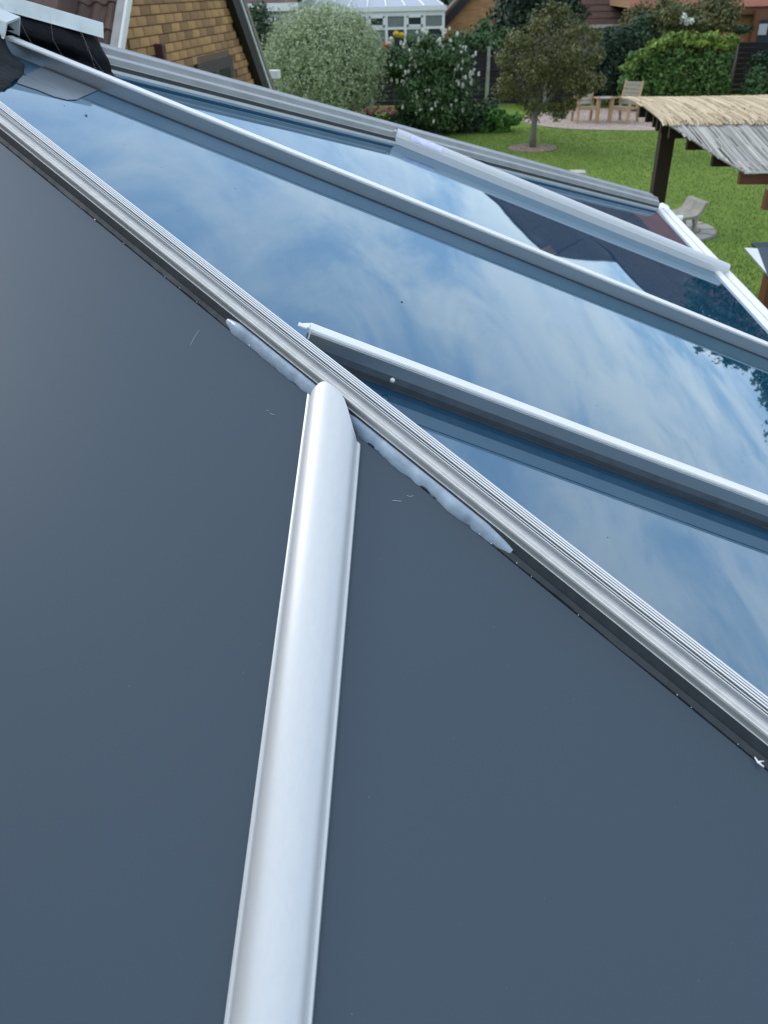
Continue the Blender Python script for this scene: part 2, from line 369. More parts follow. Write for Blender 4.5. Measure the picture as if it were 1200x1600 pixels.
# far and rear facets (not in view but part of the roof)
def far(x, y, w=0): return Vector((x, y, G(apx, apy).z - (y-apy)*math.tan(pS)))+Vector((0, math.sin(pS), math.cos(pS)))*w
p = clip([(-3.3, apy+.01), (EX, apy+.01), (EX, 3.72), (-3.3, 3.72)], lambda q: q[1]-Ay(q[0])-.01)
slab('glass_pane', p, far, .024, glass, conserv, 'blue reflecting glass on the far slope')

# hip bars: finned top, groove, beige flange, dark gasket wall   (mm, +u glass side)
HU = .0240                                     # the foot of the slate side wall stands on the plane crossing
HP = [(16, -14), (16, 25.5), (14.6, 29.5), (11.6, 30.3), (11.4, 28.0), (10.7, 28.0), (10.5, 30.4), (8.6, 30.4), (8.4, 28.0), (7.7, 28.0), (7.5, 30.2), (5.6, 30.1), (5.4, 27.8), (4.7, 27.8),
      (4.5, 29.8), (2.6, 29.7), (2.4, 25.0), (.9, 25.0), (.7, 28.4), (-.4, 28.4), (-.6, 24.5), (-1.6, 24.5), (-1.8, 27.8), (-2.8, 27.8), (-3.1, 22.2), (-6.2, 21.8), (-6.5, 22.6), (-10.8, 22.9), (-11.0, 24.1), (-11.8, 24.1), (-12.0, 22.7),
      (-16.2, 22.9), (-16.4, 24.4), (-17.3, 24.4), (-17.7, 22), (-18.5, 15.2), (-19.5, 15.4), (-19.9, 14.6), (-21.4, 7), (-24.2, .6), (-24.6, -6), (-24.6, -14)]
HP = [(u*.001+HU, w*.001) for u, w in HP]
hm_idx = []
for i in range(len(HP)):
    u0 = (HP[i][0]-HU)*1000; j = (i+1) % len(HP); w0 = (HP[i][1]+HP[j][1])*500; u1 = (HP[j][0]-HU)*1000
    flat_top = abs(HP[i][1]-HP[j][1]) < .0011
    if u0 > -3.0 and i > 0: hm_idx.append(0 if (flat_top and w0 > 27.6) or i < 3 else 1)
    elif i == 0: hm_idx.append(1)
    elif u0 > -6.3: hm_idx.append(1)
    elif u0 > -17.35: hm_idx.append(0 if w0 > 23.2 else 3)
    elif u0 > -18.0: hm_idx.append(1)
    elif u0 > -18.8: hm_idx.append(0)
    else: hm_idx.append(2)
hb = sweep('hip_bar', HP, H(apx), H(EX+.05), uH, nH, [alu_bright, alu_dull, wall_dark, alu_beige], conserv, midx=hm_idx, sub=12, wob=.0003)
hb['label'] = 'near hip bar with finned silver top'
# ragged gasket lip lying on the slate along the hip
g = random.Random(3); V, F = [], []; N = 420
for i in range(N):
    x = apx + (EX-apx)*i/(N-1); c = H(x) + uH*.0006; rag = .0016+.0016*noise.noise(Vector((i*.09, 0, 0)))+.0012*noise.noise(Vector((i*.6, 3, 0)))
    V += [c+nH*.005, c-uH*(.0022+rag)+nS*.0012+(-nH*.0008), c-uH*(.0022+rag)-nH*.004]
    if i: F += [(3*i-3, 3*i-2, 3*i+1, 3*i), (3*i-2, 3*i-1, 3*i+2, 3*i+1)]
mesh('gasket', V, F, wall_dark, conserv)
AP = [(15, -20), (15, 2), (14, 9), (15.5, 10), (15.5, 11.5), (12, 22), (9.5, 22.6), (9.2, 25), (6, 27), (-2, 36), (-3, 38.5), (-5, 39), (-8, 37.5), (-24, 42), (-25, 40.5), (-30, 41), (-31, 45.5), (-52, 50), (-58, 46), (-60, -20)]
AP = [(u*.001, w*.00118) for u, w in AP]
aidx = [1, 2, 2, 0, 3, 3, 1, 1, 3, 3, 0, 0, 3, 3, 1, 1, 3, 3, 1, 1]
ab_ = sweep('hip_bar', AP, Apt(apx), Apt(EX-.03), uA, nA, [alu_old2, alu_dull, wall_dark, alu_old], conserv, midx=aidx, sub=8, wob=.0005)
ab_['label'] = 'far hip bar, weathered grey'

# glazing bars: hollow T bar with finned lip
refl_dark = mat('bar_side_dark_reflection', (.07, .085, .10), .4, .4, var=.5, vscale=40)  # two bands low on the taller bar's side: dark reflection painted as colour
refl_mid = mat('bar_side_mid_reflection', (.16, .18, .20), .38, .7, var=.5, vscale=40)
def bar(name_x0, x1, y, label, wd, ht, y1=None):
    h = wd*500; t = ht*1000
    P = [(h-1.2, -5), (h-1.2, .6), (h-4.2, 2.2), (h-3.6, t*.22), (h-3.0, t*.45), (h-2.0, t-5.6), (h-.6, t-5.0), (h-.2, t-4.0), (h-.2, t-3.4), (h-1.1, t-3.2), (h-1.1, t-2.5), (h-.7, t-2.3), (h-.9, t-1.7), (h-2.0, t-1.5), (h-2.2, t-.9),
         (h-3.2, t-.7), (h-3.6, t-.1), (0, t+.8), (-h+2, t), (-h, t-2), (-h+2, t-5), (-h+2, -5)]
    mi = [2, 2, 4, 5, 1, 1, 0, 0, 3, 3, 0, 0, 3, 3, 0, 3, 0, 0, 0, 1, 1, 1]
    o = sweep('glazing_bar', [(u*.001, w*.001) for u, w in P], G(name_x0, y), G(x1, y if y1 is None else y1), uC, nG, [alu_bright, alu_side, wall_dark, alu_dull, refl_dark if ht > .035 else alu_side, refl_mid if ht > .035 else alu_side], conserv, midx=mi, sub=8, wob=.0004)
    o['label'] = label; return o
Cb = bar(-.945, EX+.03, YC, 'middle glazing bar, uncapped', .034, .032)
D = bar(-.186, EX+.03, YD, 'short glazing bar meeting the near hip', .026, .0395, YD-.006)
# cut end of the short bar: bent tab and crumbs of sealant
eD = G(-.190, YD)
V, F = [], []
bx(V, F, eD+nG*.0425+Vector((-.004, -.012, 0)), (.012, .010, .0015), (dC, uC, nG)); bx(V, F, eD+nG*.036+uC*.014+dC*.008, (.002, .008, .014), (dC, uC, nG))
bx(V, F, eD+nG*.040+uC*.006, (.010, .014, .002), ((dC+nG*.4).normalized(), uC, (nG-dC*.4).normalized()))
mesh('end_tab', V, F, alu_bright, D)
def screw(c, axis, r, parent):
    ax = axis.normalized(); a = ax.orthogonal().normalized(); b = ax.cross(a); V, F = [], []; n = 10
    for k, (h, q) in enumerate(((0, 1), (.35, .97), (.7, .7), (.9, .35))):
        for i in range(n):
            t = 2*math.pi*i/n; V.append(c + ax*(h*r) + (a*math.cos(t)+b*math.sin(t))*r*q)
    for k in range(3):
        for i in range(n): F.append((k*n+i, k*n+(i+1) % n, (k+1)*n+(i+1) % n, (k+1)*n+i))
    F.append(tuple(range(3*n, 4*n))); return mesh('screw_head', V, F, alu_bright, parent, smooth=True)
screw(G(-.070, YD)+uC*.0128+nG*.014, uC, .0036, D)

# rounded clip-on cap over the far short bar, with a paper label
def capprof(hw, lip, rise, n=14, base=0.0):
    P = [(hw, base), (hw, base+lip)]
    P += [(hw-.0022, base+lip+.0015)]
    for i in range(n+1):
        t = math.pi*i/n; P.append((math.cos(t)*(hw-.0045), base+lip+.001+math.sin(t)**.8*rise if 0 < i < n else base+lip+.001))
    P += [(-hw+.0022, base+lip+.0015), (-hw, base+lip), (-hw, base)]
    return P
yb0, yb1 = 2.735, 2.80
b0, b1 = G(-.165, yb0, .010), G(.945, yb1, .008); dB = (b1-b0).normalized(); uB = -nG.cross(dB).normalized()
if uB.y > 0: uB = -uB
capB = sweep('bar_cap', [(u, w if w > 0 else -.0095) for u, w in capprof(.026, .012, .017)], b0, b1, uB, nG, alu_cap, conserv, smooth=False, sub=6)
capB['label'] = 'rounded silver cap over the far short bar'
# shadow gap foot under the cap
sweep('bar_foot', [(.0235, -.010), (.0235, -.004), (-.0235, -.004), (-.0235, -.010)], b0+dB*.005, b1-dB*.05, uB, nG, wall_dark, capB)
V, F = [], []; L0 = b0+dB*.045
for i in range(9):
    for j in range(5):
        t = R(38+j*10); V.append(L0 + dB*(.105*i/8) + uB*math.cos(R(4+j*12))*.0236 + nG*(.0136+math.sin(R(4+j*12))**.8*.0186))
for i in range(8):
    for j in range(4): F.append((i*5+j, i*5+j+1, i*5+j+6, i*5+j+5))
lab = mat('lilac_label', (.80, .78, 1.0), .5, var=.8, vscale=90, col2=(.55, .55, .75))
mesh('label_sticker', V, F, lab, capB)
V, F = [], []
for q in range(7):
    bx(V, F, b0 - dB*(.006+.012*(q % 3)) + uB*(.016*(q % 2)+.006*q/3) + nG*(.012+.004*(q % 4)), (.010, .009, .008), (dB, uB, nG))
o = mesh('sealant_lump', V, F, alu_bright, conserv); o.modifiers.new('s', 'SUBSURF').levels = 2; o.modifiers['s'].render_levels = 2

# silver cap on the slate side, cut along the hip
uK = Vector((1, 0, 0)); dK = Vector((0, math.cos(pS), math.sin(pS)))
KP = [(.0345, 0), (.0350, .0025), (.0345, .0062), (.0325, .0072), (.0312, .0070), (.0305, .0066)]
for i in range(1, 20):
    t = math.pi*i/20; KP.append((math.cos(t)*.0300, .0072+math.sin(t)**1.12*.0200))
KP += [(-.0305, .0066), (-.0312, .0070), (-.0325, .0072), (-.0345, .0062), (-.0350, .0025), (-.0345, 0)]
hp_cut = hm + uH*.0025
nCut = Vector((hd.y, -hd.x, 0)).normalized()      # upright plane that holds the hip direction
kc = sweep('bar_cap', KP, S(KX, EY-.03), S(KX, .8), uK, nS, alu_cap, conserv, cutB=(hp_cut, nCut), sub=1)
nk = len(KP)                                # the flanges are trimmed back further than the crown
for i in range(nk, 2*nk):
    v = kc.data.vertices[i]; u_ = v.co.x-KX; q = max(0, min(1, (abs(u_)-.010)/.021)); q = q*q*(3-2*q)
    v.co -= dK*(.026 if u_ > 0 else .016)*q
kc['label'] = 'wide rounded silver cap between the two slate panels'
for o in (kc, capB, hb, ab_, D, Cb):
    md = o.modifiers.new('es', 'EDGE_SPLIT'); md.split_angle = R(22); o.data.polygons.foreach_set('use_smooth', [True]*len(o.data.polygons))
# eaves beam in white upvc with two rounded rails
def hump(c, hw, h, base, n=6): return [(c-hw*math.cos(math.pi*i/n), base+h*math.sin(math.pi*i/n)) for i in range(n+1)]
E_up, E_out = Vector((0, 0, 1)), Vector((1, 0, 0))
EP = [(u*1.3+.006, w) for u, w in [(-.030, -.02), (-.030, .001), (-.024, .004)] + hump(-.0135, .0095, .008, .003) + [(-.003, -.008), (.003, -.008)] + hump(.015, .0115, .010, -.005) + [(.028, -.010), (.034, -.012), (.034, -.09), (-.03, -.09)]]
ye = 3.80
ez = G(EX, 0)+nG*.004
eb = sweep('eaves_beam', EP, Vector((EX, -.03, ez.z)), Vector((EX, ye, ez.z)), E_out, E_up, upvc, conserv, sub=1)
V, F = tube([(EX+.048, ye-.20, ez.z-.014), (EX+.068, ye-.20, ez.z-.014)], .012, 12)
mesh('eaves_bracket', V, F, upvc, eb)
box('end_plate', (EX+.012, ye-.06, ez.z-.030), (.055, .06, .07), upvc, eb, bev=.003)
for yy in (2.2, 1.6, 1.0): box('drain_slot', (EX+.001, yy, ez.z+.0005), (.003, .02, .002), dark, eb)
sweep('gutter', [(.0515, -.19), (.0515, -.12), (.053, -.12), (.056, -.17), (.075, -.17), (.085, -.12), (.088, -.12), (.084, -.19)], Vector((EX, -.1, ez.z)), Vector((EX, ye-.25, ez.z)), E_out, E_up, upvc, conserv)
sweep('eaves_beam', [(-.02, -.09), (-.02, -.005), (-.09, -.02), (-.09, -.09)], Vector((-3.3, EY, S(0, EY).z)), Vector((EX+.1, EY, S(0, EY).z)), Vector((0, 1, 0)), E_up, upvc, conserv)
# walls and glazed frames below the roof
box('dwarf_wall', (.86, 1.85, .35), (.12, 3.6, .7), brick_side, conserv)
box('dwarf_wall', (-1.2, .02, .35), (4.2, .12, .7), brick_side, conserv)
for k in range(5):
    box('window_frame', (.86, .1+.86*k, 1.6), (.08, .07, 1.8), upvc, conserv)
    if k < 4: box('wall_glass', (.86, .53+.86*k, 1.6), (.024, .79, 1.8), glass_win, conserv)
for k in range(5):
    box('window_frame', (.8-.95*k, .02, 1.6), (.07, .08, 1.8), upvc, conserv)
    if k < 4: box('wall_glass', (.325-.95*k, .02, 1.6), (.88, .024, 1.8), glass_win, conserv)
# ridge capping toward the house
rz = G(apx, apy)
sweep('ridge_capping', [(.06, -.02), (.05, .03), (.02, .055), (-.02, .055), (-.05, .03), (-.06, -.02)], rz+Vector((-.02, 0, 0)), rz+Vector((-2.1, 0, 0)), Vector((0, 1, 0)), E_up, flash, conserv)

# black rubber boots and silver cover plates at the top of the hips
def sheet(name, rows, mt, parent, amp=.004, label=None, seed=0, nu=22, nv=10):
    """smooth lofted crumpled sheet through rows of control points"""
    rows = [[Vector(p) for p in r] for r in rows]
    def interp(pts, t):
        x = t*(len(pts)-1); i = min(int(x), len(pts)-2); return pts[i].lerp(pts[i+1], x-i)
    V, F = [], []
    for a in range(nv):
        rr = [interp(r, 0) for r in rows]
        for b in range(nu):
            colp = [interp(r, b/(nu-1)) for r in rows]; p = interp(colp, a/(nv-1))
            n = noise.noise_vector(p*14+Vector((seed, 0, 0)))*amp*1.6 + noise.noise_vector(p*45)*amp
            V.append(p+n)
    for a in range(nv-1):
        for b in range(nu-1): F.append((a*nu+b, a*nu+b+1, (a+1)*nu+b+1, (a+1)*nu+b))
    o = mesh(name, V, F, mt, parent, smooth=True)
    md = o.modifiers.new('th', 'SOLIDIFY'); md.thickness = .002
    if label: o['label'] = label
    return o
def Af(x, u, w): return Apt(x) + uA*u + nA*w
boot = sheet('rubber_boot', [[Af(-1.22, -.01, .088), Af(-1.05, -.005, .086), Af(-.9, -.005, .082), Af(-.835, -.005, .070)],
                             [Af(-1.22, .05, .03), Af(-1.05, .055, .03), Af(-.88, .046, .026), Af(-.82, .036, .022)],
                             [G(-1.20, 1.84, .012), G(-1.03, 1.97, .012), G(-.87, 2.055, .010), G(-.79, 2.105, .006)],
                             [G(-1.18, 1.80, .0), G(-1.0, 1.955, .001), G(-.84, 2.02, .001), G(-.765, 2.09, .001)]], rubber, conserv, .0028)
boot2 = sheet('rubber_boot', [[G(-.950, 1.918, .037), G(-.955, 1.85, .040), G(-.975, 1.75, .040), G(-1.0, 1.64, .035)],
                              [G(-.940, 1.905, .022), G(-.930, 1.845, .022), G(-.930, 1.75, .020), G(-.965, 1.63, .018)],
                              [G(-.915, 1.890, .008), G(-.895, 1.815, .008), G(-.895, 1.73, .007), G(-.935, 1.61, .007)],
                              [G(-.885, 1.870, .0025), G(-.852, 1.775, .0025), G(-.838, 1.70, .002), G(-.820, 1.57, .002)]], rubber, conserv, .003, seed=4)
CP = [(.048, -.004), (.046, .0), (.040, .034), (.038, .036), (-.038, .046), (-.044, .0), (-.040, .0), (-.034, .040), (.034, .031), (.042, .0)]
cp = sweep('cover_plate', [(u-.030, w*.8+.066) for u, w in CP], Apt(-1.32), Apt(-.825), uA, nA, flash, conserv)
cp['label'] = 'stained silver plate capping the top of the far hip'
cp2 = sweep('cover_plate', [(u*.8, w*.8+.034) for u, w in CP], G(-1.40, YC), G(-.938, YC), uC, nG, flash, conserv)
# flexible grey film tongue lying on the glass
pts = [(-.87, 1.912), (-.85, 1.764), (-.838, 1.722), (-.802, 1.731), (-.773, 1.73), (-.754, 1.744), (-.747, 1.772), (-.750, 1.815), (-.752, 1.86), (-.755, 1.912)]
V = [G(x, y, .0015) for x, y in pts]+[G(x, y, .0004) for x, y in pts]; n = len(pts)
mesh('seal_film', V, [tuple(range(n)), tuple(range(n, 2*n))]+[(i, (i+1) % n, n+(i+1) % n, n+i) for i in range(n)], film, conserv)
beam('seal_edge', G(-.862, 1.807, .0012), G(-.790, 1.788, .0012), .0014, .0008, wall_dark, conserv, nG)

# milky silicone squeezed along the hip, both sides of the cap
def bead(xa, xb, seed, label):
    V, F = [], []; n = int((xb-xa)/.0016); m_ = 9
    for i in range(n+1):
        x = xa+(xb-xa)*i/n; c = H(x); t = i/n
        tp = min(1, t*9+.02, (1-t)*7+.02)**.7
        e = .0011+.0036*tp*(.70+.9*noise.noise(Vector((x*32, seed, 0)))+.45*noise.noise(Vector((x*110, seed, 2))))
        for k in range(m_):
            s = k/(m_-1); a = s*math.pi/2
            u = .0046-(.0054+e)*math.sin(a)**.9; wv = .0125*(.55+.45*tp)*math.cos(a)**1.1-.0014*s
            bm_ = .00035*tp*math.sin(s*math.pi)*(1+.9*noise.noise(Vector((x*70, s*2.5, seed)))+.25*noise.noise(Vector((x*160, s*5, seed))))
            V.append(c+uH*(u-bm_*.7)+nH*(wv+bm_*.9))
    for i in range(n):
        for k in range(m_-1): F.append((i*m_+k, i*m_+k+1, (i+1)*m_+k+1, (i+1)*m_+k))
    o = mesh('silicone_bead', V, F, silic, conserv, smooth=True); o['label'] = label; return o
b1_ = bead(-.282, -.122, 1, 'milky silicone smear above the silver cap')
b2_ = bead(-.126, .075, 5, 'milky silicone smear below the silver cap')
# hairs and crumbs on the slate by the silicone
def hair(pts, r, mt=white):
    V, F = tube(pts, r, 4); return (V, F)
hs = [hair([S(-.315, .985, .001), S(-.318, .972, .004), S(-.322, .962, .001)], .0001), hair([S(-.205, .862, .001), S(-.199, .859, .0012)], .0002), hair([S(-.210, .866, .001), S(-.207, .865, .0012)], .00015),
      hair([S(-.036, .758, .002), S(-.033, .755, .004), S(-.029, .757, .003)], .00016), hair([S(-.052, .752, .001), S(-.042, .751, .001)], .0002)]
mesh('fibre', *join(*hs), alu_bright, conserv, kind='stuff')
sp = []
for i in range(34):
    x = g.uniform(-.62, .5); c = H(x)-uH*(.0018+g.random()*.003); v, f = [], []; s = g.choice((.0004, .0005, .0006, .0007, .0013))
    q = Vector((g.random(), g.random(), g.random())).normalized(); a = q.orthogonal().normalized(); bx(v, f, c+nS*.0005, (s, s*1.4, s), (q, a, q.cross(a))); sp.append((v, f))
mesh('crumb', *join(*sp), white, conserv, kind='stuff')
wc = S(.2885, .5035, .0045)
V, F = join(tube([wc+Vector((-.0022, .0040, .002)), wc, wc+Vector((.0035, -.0050, 0))], [.0006, .0011, .0007], 6), tube([wc, wc+Vector((.0028, .0002, .001)), wc+Vector((.0052, .0006, .001))], [.0009, .0006, .0004], 6))
o = mesh('sealant_scrap', V, F, white, None, smooth=True); tag(o, 'tiny forked white scrap on the slate edge, right of the picture', 'scrap')
# cobweb threads over the black rubber boot
ws = []; gw = random.Random(21)
for k in range(11):
    xa = gw.uniform(-1.1, -.86); p0 = Af(xa, gw.uniform(.0, .012), .08); p2 = G(xa+gw.uniform(.02, .10), Ay(xa)-gw.uniform(.06, .10), .012); p1 = (p0+p2)/2+Vector((gw.uniform(-.01, .02), -.012, gw.uniform(-.004, .008)))
    ws.append(hair([p0+Vector((0, -.012, 0)), p1, p2], .00022))
mesh('cobweb', *join(*ws), mat('cobweb_grey', (.22, .23, .25), .9), conserv, kind='stuff')
# dust and tiny grit on the slate panels
sp = []
for i in range(130):
    x = g.uniform(-.6, .35); y = g.uniform(.28, 1.05)
    if y > hy(x)-.03 or abs(x-KX) < .04: continue
    v, f = [], []; q = g.choice((.00022, .0003, .0003, .0005)); bx(v, f, S(x, y, .0001), (q*g.uniform(.7, 2.5), q, .0002)); sp.append((v, f))
mesh('dust_grit', *join(*sp), mat('pale_grit', (.22, .25, .28), .9), conserv, kind='stuff')
# specks on glass
sp = []
for x, y, s in ((-.699, 1.69, .0032), (-.743, 1.70, .0014), (-.60, 1.60, .001), (-.40, 1.60, .0012), (-.07, 1.33, .0022), (-.78, 1.77, .0014), (.02, 1.9-.25, .001), (-.52, 1.55, .0008), (.25, 1.2, .0009), (-.8, 1.74, .0012), (.2, .8, .0008)):
    v, f = [], []; c = G(x, y, s*.3); ring = [c+(dC*math.cos(t)+uC*math.sin(t))*s*(.6+.7*g.random()) for t in [k*math.pi/4 for k in range(8)]]
    v = ring+[c+nG*s*.5]; f = [(i, (i+1) % 8, 8) for i in range(8)]; sp.append((v, f))
for i in range(90):
    x = g.uniform(-.8, .5); y = g.uniform(max(hy(x)+.04, 1.0), 1.88); s = g.uniform(.0003, .0007); v, f = [], []; bx(v, f, G(x, y, .0002), (s, s, .0004), (dC, uC, nG)); sp.append((v, f))
mesh('dirt_speck', *join(*sp), dark, conserv, kind='stuff')

# house the conservatory leans on (outside the frame)
host = empty('host_house', (-5.4, 1.5, 0), 'brick house wall that the nearest conservatory leans on', 'house')
box('wall', (-5.4, .6, 2.4), (4, 8.6, 4.8), brick_side, host)
slab('roof', [(-7.8, -4), (-3.2, -4), (-3.2, 5.2), (-7.8, 5.2)], lambda x, y, w: Vector((x, y, 4.8+(2.6-abs(y-.6)*.55)+w)) if False else Vector((x, y, 4.85+w)), .12, tile_dark, host)

# ------------------------------------------------------------------ ground
def lawn_mat():
    mt = bpy.data.materials.new('mown_lawn'); mt.use_nodes = True; t = mt.node_tree; b = t.nodes['Principled BSDF']; b.inputs['Roughness'].default_value = .85
    b.inputs['Specular IOR Level'].default_value = .2
    tcn = t.nodes.new('ShaderNodeTexCoord'); ns = []
    for sc, st in ((.5, (1, .5, 1)), (4, (1, .5, 1)), (40, (1, 1, 1))):
        mp = t.nodes.new('ShaderNodeMapping'); mp.inputs['Scale'].default_value = st
        n = t.nodes.new('ShaderNodeTexNoise'); n.inputs['Scale'].default_value = sc; n.inputs['Detail'].default_value = 6; t.links.new(tcn.outputs['Object'], mp.inputs[0]); t.links.new(mp.outputs[0], n.inputs[0]); ns.append(n)
    a = t.nodes.new('ShaderNodeMath'); a.operation = 'ADD'; t.links.new(ns[0].outputs[0], a.inputs[0]); t.links.new(ns[1].outputs[0], a.inputs[1])
    a2 = t.nodes.new('ShaderNodeMath'); a2.operation = 'MULTIPLY_ADD'; a2.inputs[1].default_value = .6; t.links.new(ns[2].outputs[0], a2.inputs[0]); t.links.new(a.outputs[0], a2.inputs[2])
    r = t.nodes.new('ShaderNodeValToRGB'); r.color_ramp.elements[0].position = .35; r.color_ramp.elements[1].position = .82
    mr = t.nodes.new('ShaderNodeMath'); mr.operation = 'MULTIPLY'; mr.inputs[1].default_value = .5; t.links.new(a2.outputs[0], mr.inputs[0])
    r.color_ramp.elements[0].color = (.085, .155, .022, 1); r.color_ramp.elements[1].color = (.18, .25, .04, 1)
    t.links.new(mr.outputs[0], r.inputs[0]); t.links.new(r.outputs[0], b.inputs['Base Color']); return mt
lawn = mesh('ground', [(-600, -600, 0), (600, -600, 0), (600, 900, 0), (-600, 900, 0)], [(0, 1, 2, 3)], lawn_mat(), kind='structure')
n = 90000; gx = rng.uniform(-.5, 7.5, n); gy_ = 9.5+15.5*rng.random(n)**1.25
keep = ((gx-2.11)**2+(gy_-21.6)**2 > .36) & ~(((gx-5.6)/3.4)**2+((gy_-26.4)/2.3)**2 < 1) & ((gx-3.55)**2+(gy_-13.75)**2 > .8**2)
gx, gy_ = gx[keep], gy_[keep]; n = len(gx); an = rng.random(n)*6.28; hgt = .02+.025*rng.random(n); wd = .004+.004*rng.random(n); ln = rng.normal(0, .015, (n, 2))
V = np.zeros((n, 3, 3)); V[:, 0] = np.stack([gx-np.cos(an)*wd, gy_-np.sin(an)*wd, np.zeros(n)], 1); V[:, 1] = np.stack([gx+np.cos(an)*wd, gy_+np.sin(an)*wd, np.zeros(n)], 1); V[:, 2] = np.stack([gx+ln[:, 0], gy_+ln[:, 1], hgt], 1)
me = bpy.data.meshes.new('grass'); me.vertices.add(3*n); me.vertices.foreach_set('co', V.ravel()); me.loops.add(3*n); me.loops.foreach_set('vertex_index', np.arange(3*n, dtype=np.int32)); me.polygons.add(n)
me.polygons.foreach_set('loop_start', np.arange(0, 3*n, 3, dtype=np.int32)); me.polygons.foreach_set('loop_total', np.full(n, 3, dtype=np.int32)); me.update(calc_edges=True); me.materials.append(grass_m)
o = bpy.data.objects.new('grass', me); col.objects.link(o); tag(o, 'short mown grass of the garden lawn', 'grass', kind='stuff')
def disc(name, c, rx, ry, z, mt, seed=0, rag=.04, n=64, th=.03):
    V = [Vector((c[0]+rx*math.cos(t)*(1+rag*noise.noise(Vector((math.cos(t)*2, math.sin(t)*2, seed)))), c[1]+ry*math.sin(t)*(1+rag*noise.noise(Vector((math.cos(t)*2, math.sin(t)*2, seed+3)))), z)) for t in [2*math.pi*i/n for i in range(n)]]
    V += [v-Vector((0, 0, th)) for v in V]
    return mesh(name, V, [tuple(range(n)), tuple(range(n, 2*n))]+[(i, (i+1) % n, n+(i+1) % n, n+i) for i in range(n)], mt, kind='structure')
gravel_m = mat('pink_gravel', (.48, .38, .33), .95, var=.8, vscale=40, col2=(.28, .22, .19), bump=.8, bscale=60)
disc('gravel_patch', (5.6, 26.4), 3.4, 2.3, .02, gravel_m, 2)
mulch_m = mat('pale_bark_mulch', (.34, .26, .20), .95, var=.8, vscale=30, col2=(.16, .12, .09), bump=.8, bscale=40)
disc('mulch_circle', (2.11, 21.6), .58, .58, .03, mulch_m, 5)
def pebbles(name, c, rx, ry, n, s, mt, z, seed):
    g = np.random.default_rng(seed); V, F = [], []
    for i in range(n):
        t, r_ = g.random()*6.283, g.random()**.5*.95; p = Vector((c[0]+rx*r_*math.cos(t), c[1]+ry*r_*math.sin(t), z)); k = s*(.5+g.random()); q = len(V)
        V += [p+Vector((k, 0, 0)), p+Vector((0, k, 0)), p+Vector((-k, 0, 0)), p+Vector((0, -k, 0)), p+Vector((k*.2, k*.1, k*.7))]
        F += [(q, q+1, q+4), (q+1, q+2, q+4), (q+2, q+3, q+4), (q+3, q, q+4)]
    return mesh(name, V, F, mt, None, kind='stuff', fix=False)
peb = mat('gravel_stone', (.55, .44, .38), .9, island=.9, col2=(.26, .2, .17))
tag(pebbles('gravel', (5.6, 26.4), 3.4, 2.3, 6000, .022, peb, .018, 1), 'loose pinkish gravel under the wooden chairs', 'gravel')
chip = mat('bark_chip', (.40, .30, .22), .9, island=.9, col2=(.14, .10, .07))
tag(pebbles('bark_chips', (2.11, 21.6), .58, .58, 900, .022, chip, .028, 2), 'pale bark chips ringing the small bronze tree', 'mulch')

# round stone paving: ring of slabs, each a piece
pav_base = disc('round_paving', (3.55, 13.75), .82, .82, .015, mat('joint_sand', (.22, .2, .17), .95, var=.5, vscale=20), 8, .0)
pav_m = mat('paving_slab', (.36, .34, .30), .9, var=.6, vscale=7, col2=(.24, .22, .2), bump=.4, objrand=.35)
for ring, (r0, r1, k) in enumerate(((.02, .26, 5), (.28, .50, 9), (.52, .735, 13))):
    for i in range(k):
        a0, a1 = 2*math.pi*i/k+.02/r1+ring*.2, 2*math.pi*(i+1)/k-.02/r1+ring*.2; P = [(r1, a0+(a1-a0)*j/4) for j in range(5)]+[(r0, a1-(a1-a0)*j/2) for j in range(3)]
        V = [Vector((3.55+r_*math.cos(t)*1.08, 13.75+r_*math.sin(t)*1.08, .035)) for r_, t in P]; V += [v-Vector((0, 0, .025)) for v in V]; n = len(P)
        mesh('paving_stone', V, [tuple(range(n)), tuple(range(n, 2*n))]+[(i_, (i_+1) % n, n+(i_+1) % n, n+i_) for i_ in range(n)], pav_m, pav_base)

# ------------------------------------------------------------------ brick house at the left
HX = lambda y: -2.5+.06*(y-9)
dW = Vector((.06, 1, 0)).normalized(); nW = Vector((1, -.06, 0)).normalized()
bh = empty('brick_house', (-4.5, 8, 0), 'yellow-brown brick house gable with black and white verge, behind the far hip at left', 'house')
YR, ZE, YE = 8.3, 2.45, 11.12
zt = lambda y: 3.36-1.01*(y-10.2) if y > YR else 3.36-1.01*(YR-10.2)-1.01*(YR-y)
def W(y, z, off=0): return Vector((HX(y), y, z))+nW*off
ylo = 2*YR-YE
pw = [(ylo, 0), (YE, 0), (YE, zt(YE)), (YR, zt(YR)), (ylo, zt(ylo))]
V = [W(y, z, -.008) for y, z in pw]+[W(y, z, -4.5) for y, z in pw]
mesh('wall', V, [(0, 1, 2, 3, 4), (9, 8, 7, 6, 5), (0, 5, 6, 1), (1, 6, 7, 2), (2, 7, 8, 3), (3, 8, 9, 4), (4, 9, 5, 0)], brick_side, bh)
bm_b = bpy.data.meshes.new('brick'); V, F = [], []; bx(V, F, (0, 0, 0), (.215, .03, .065)); bm_b.from_pydata([tuple(v) for v in V], [], F); bm_b.materials.append(brickm)
bm_h = bpy.data.meshes.new('half_brick'); V, F = [], []; bx(V, F, (0, 0, 0), (.105, .03, .065)); bm_h.from_pydata([tuple(v) for v in V], [], F); bm_h.materials.append(brickm)
rot = Matrix((dW, nW, Vector((0, 0, 1)))).transposed(); cnt = 0
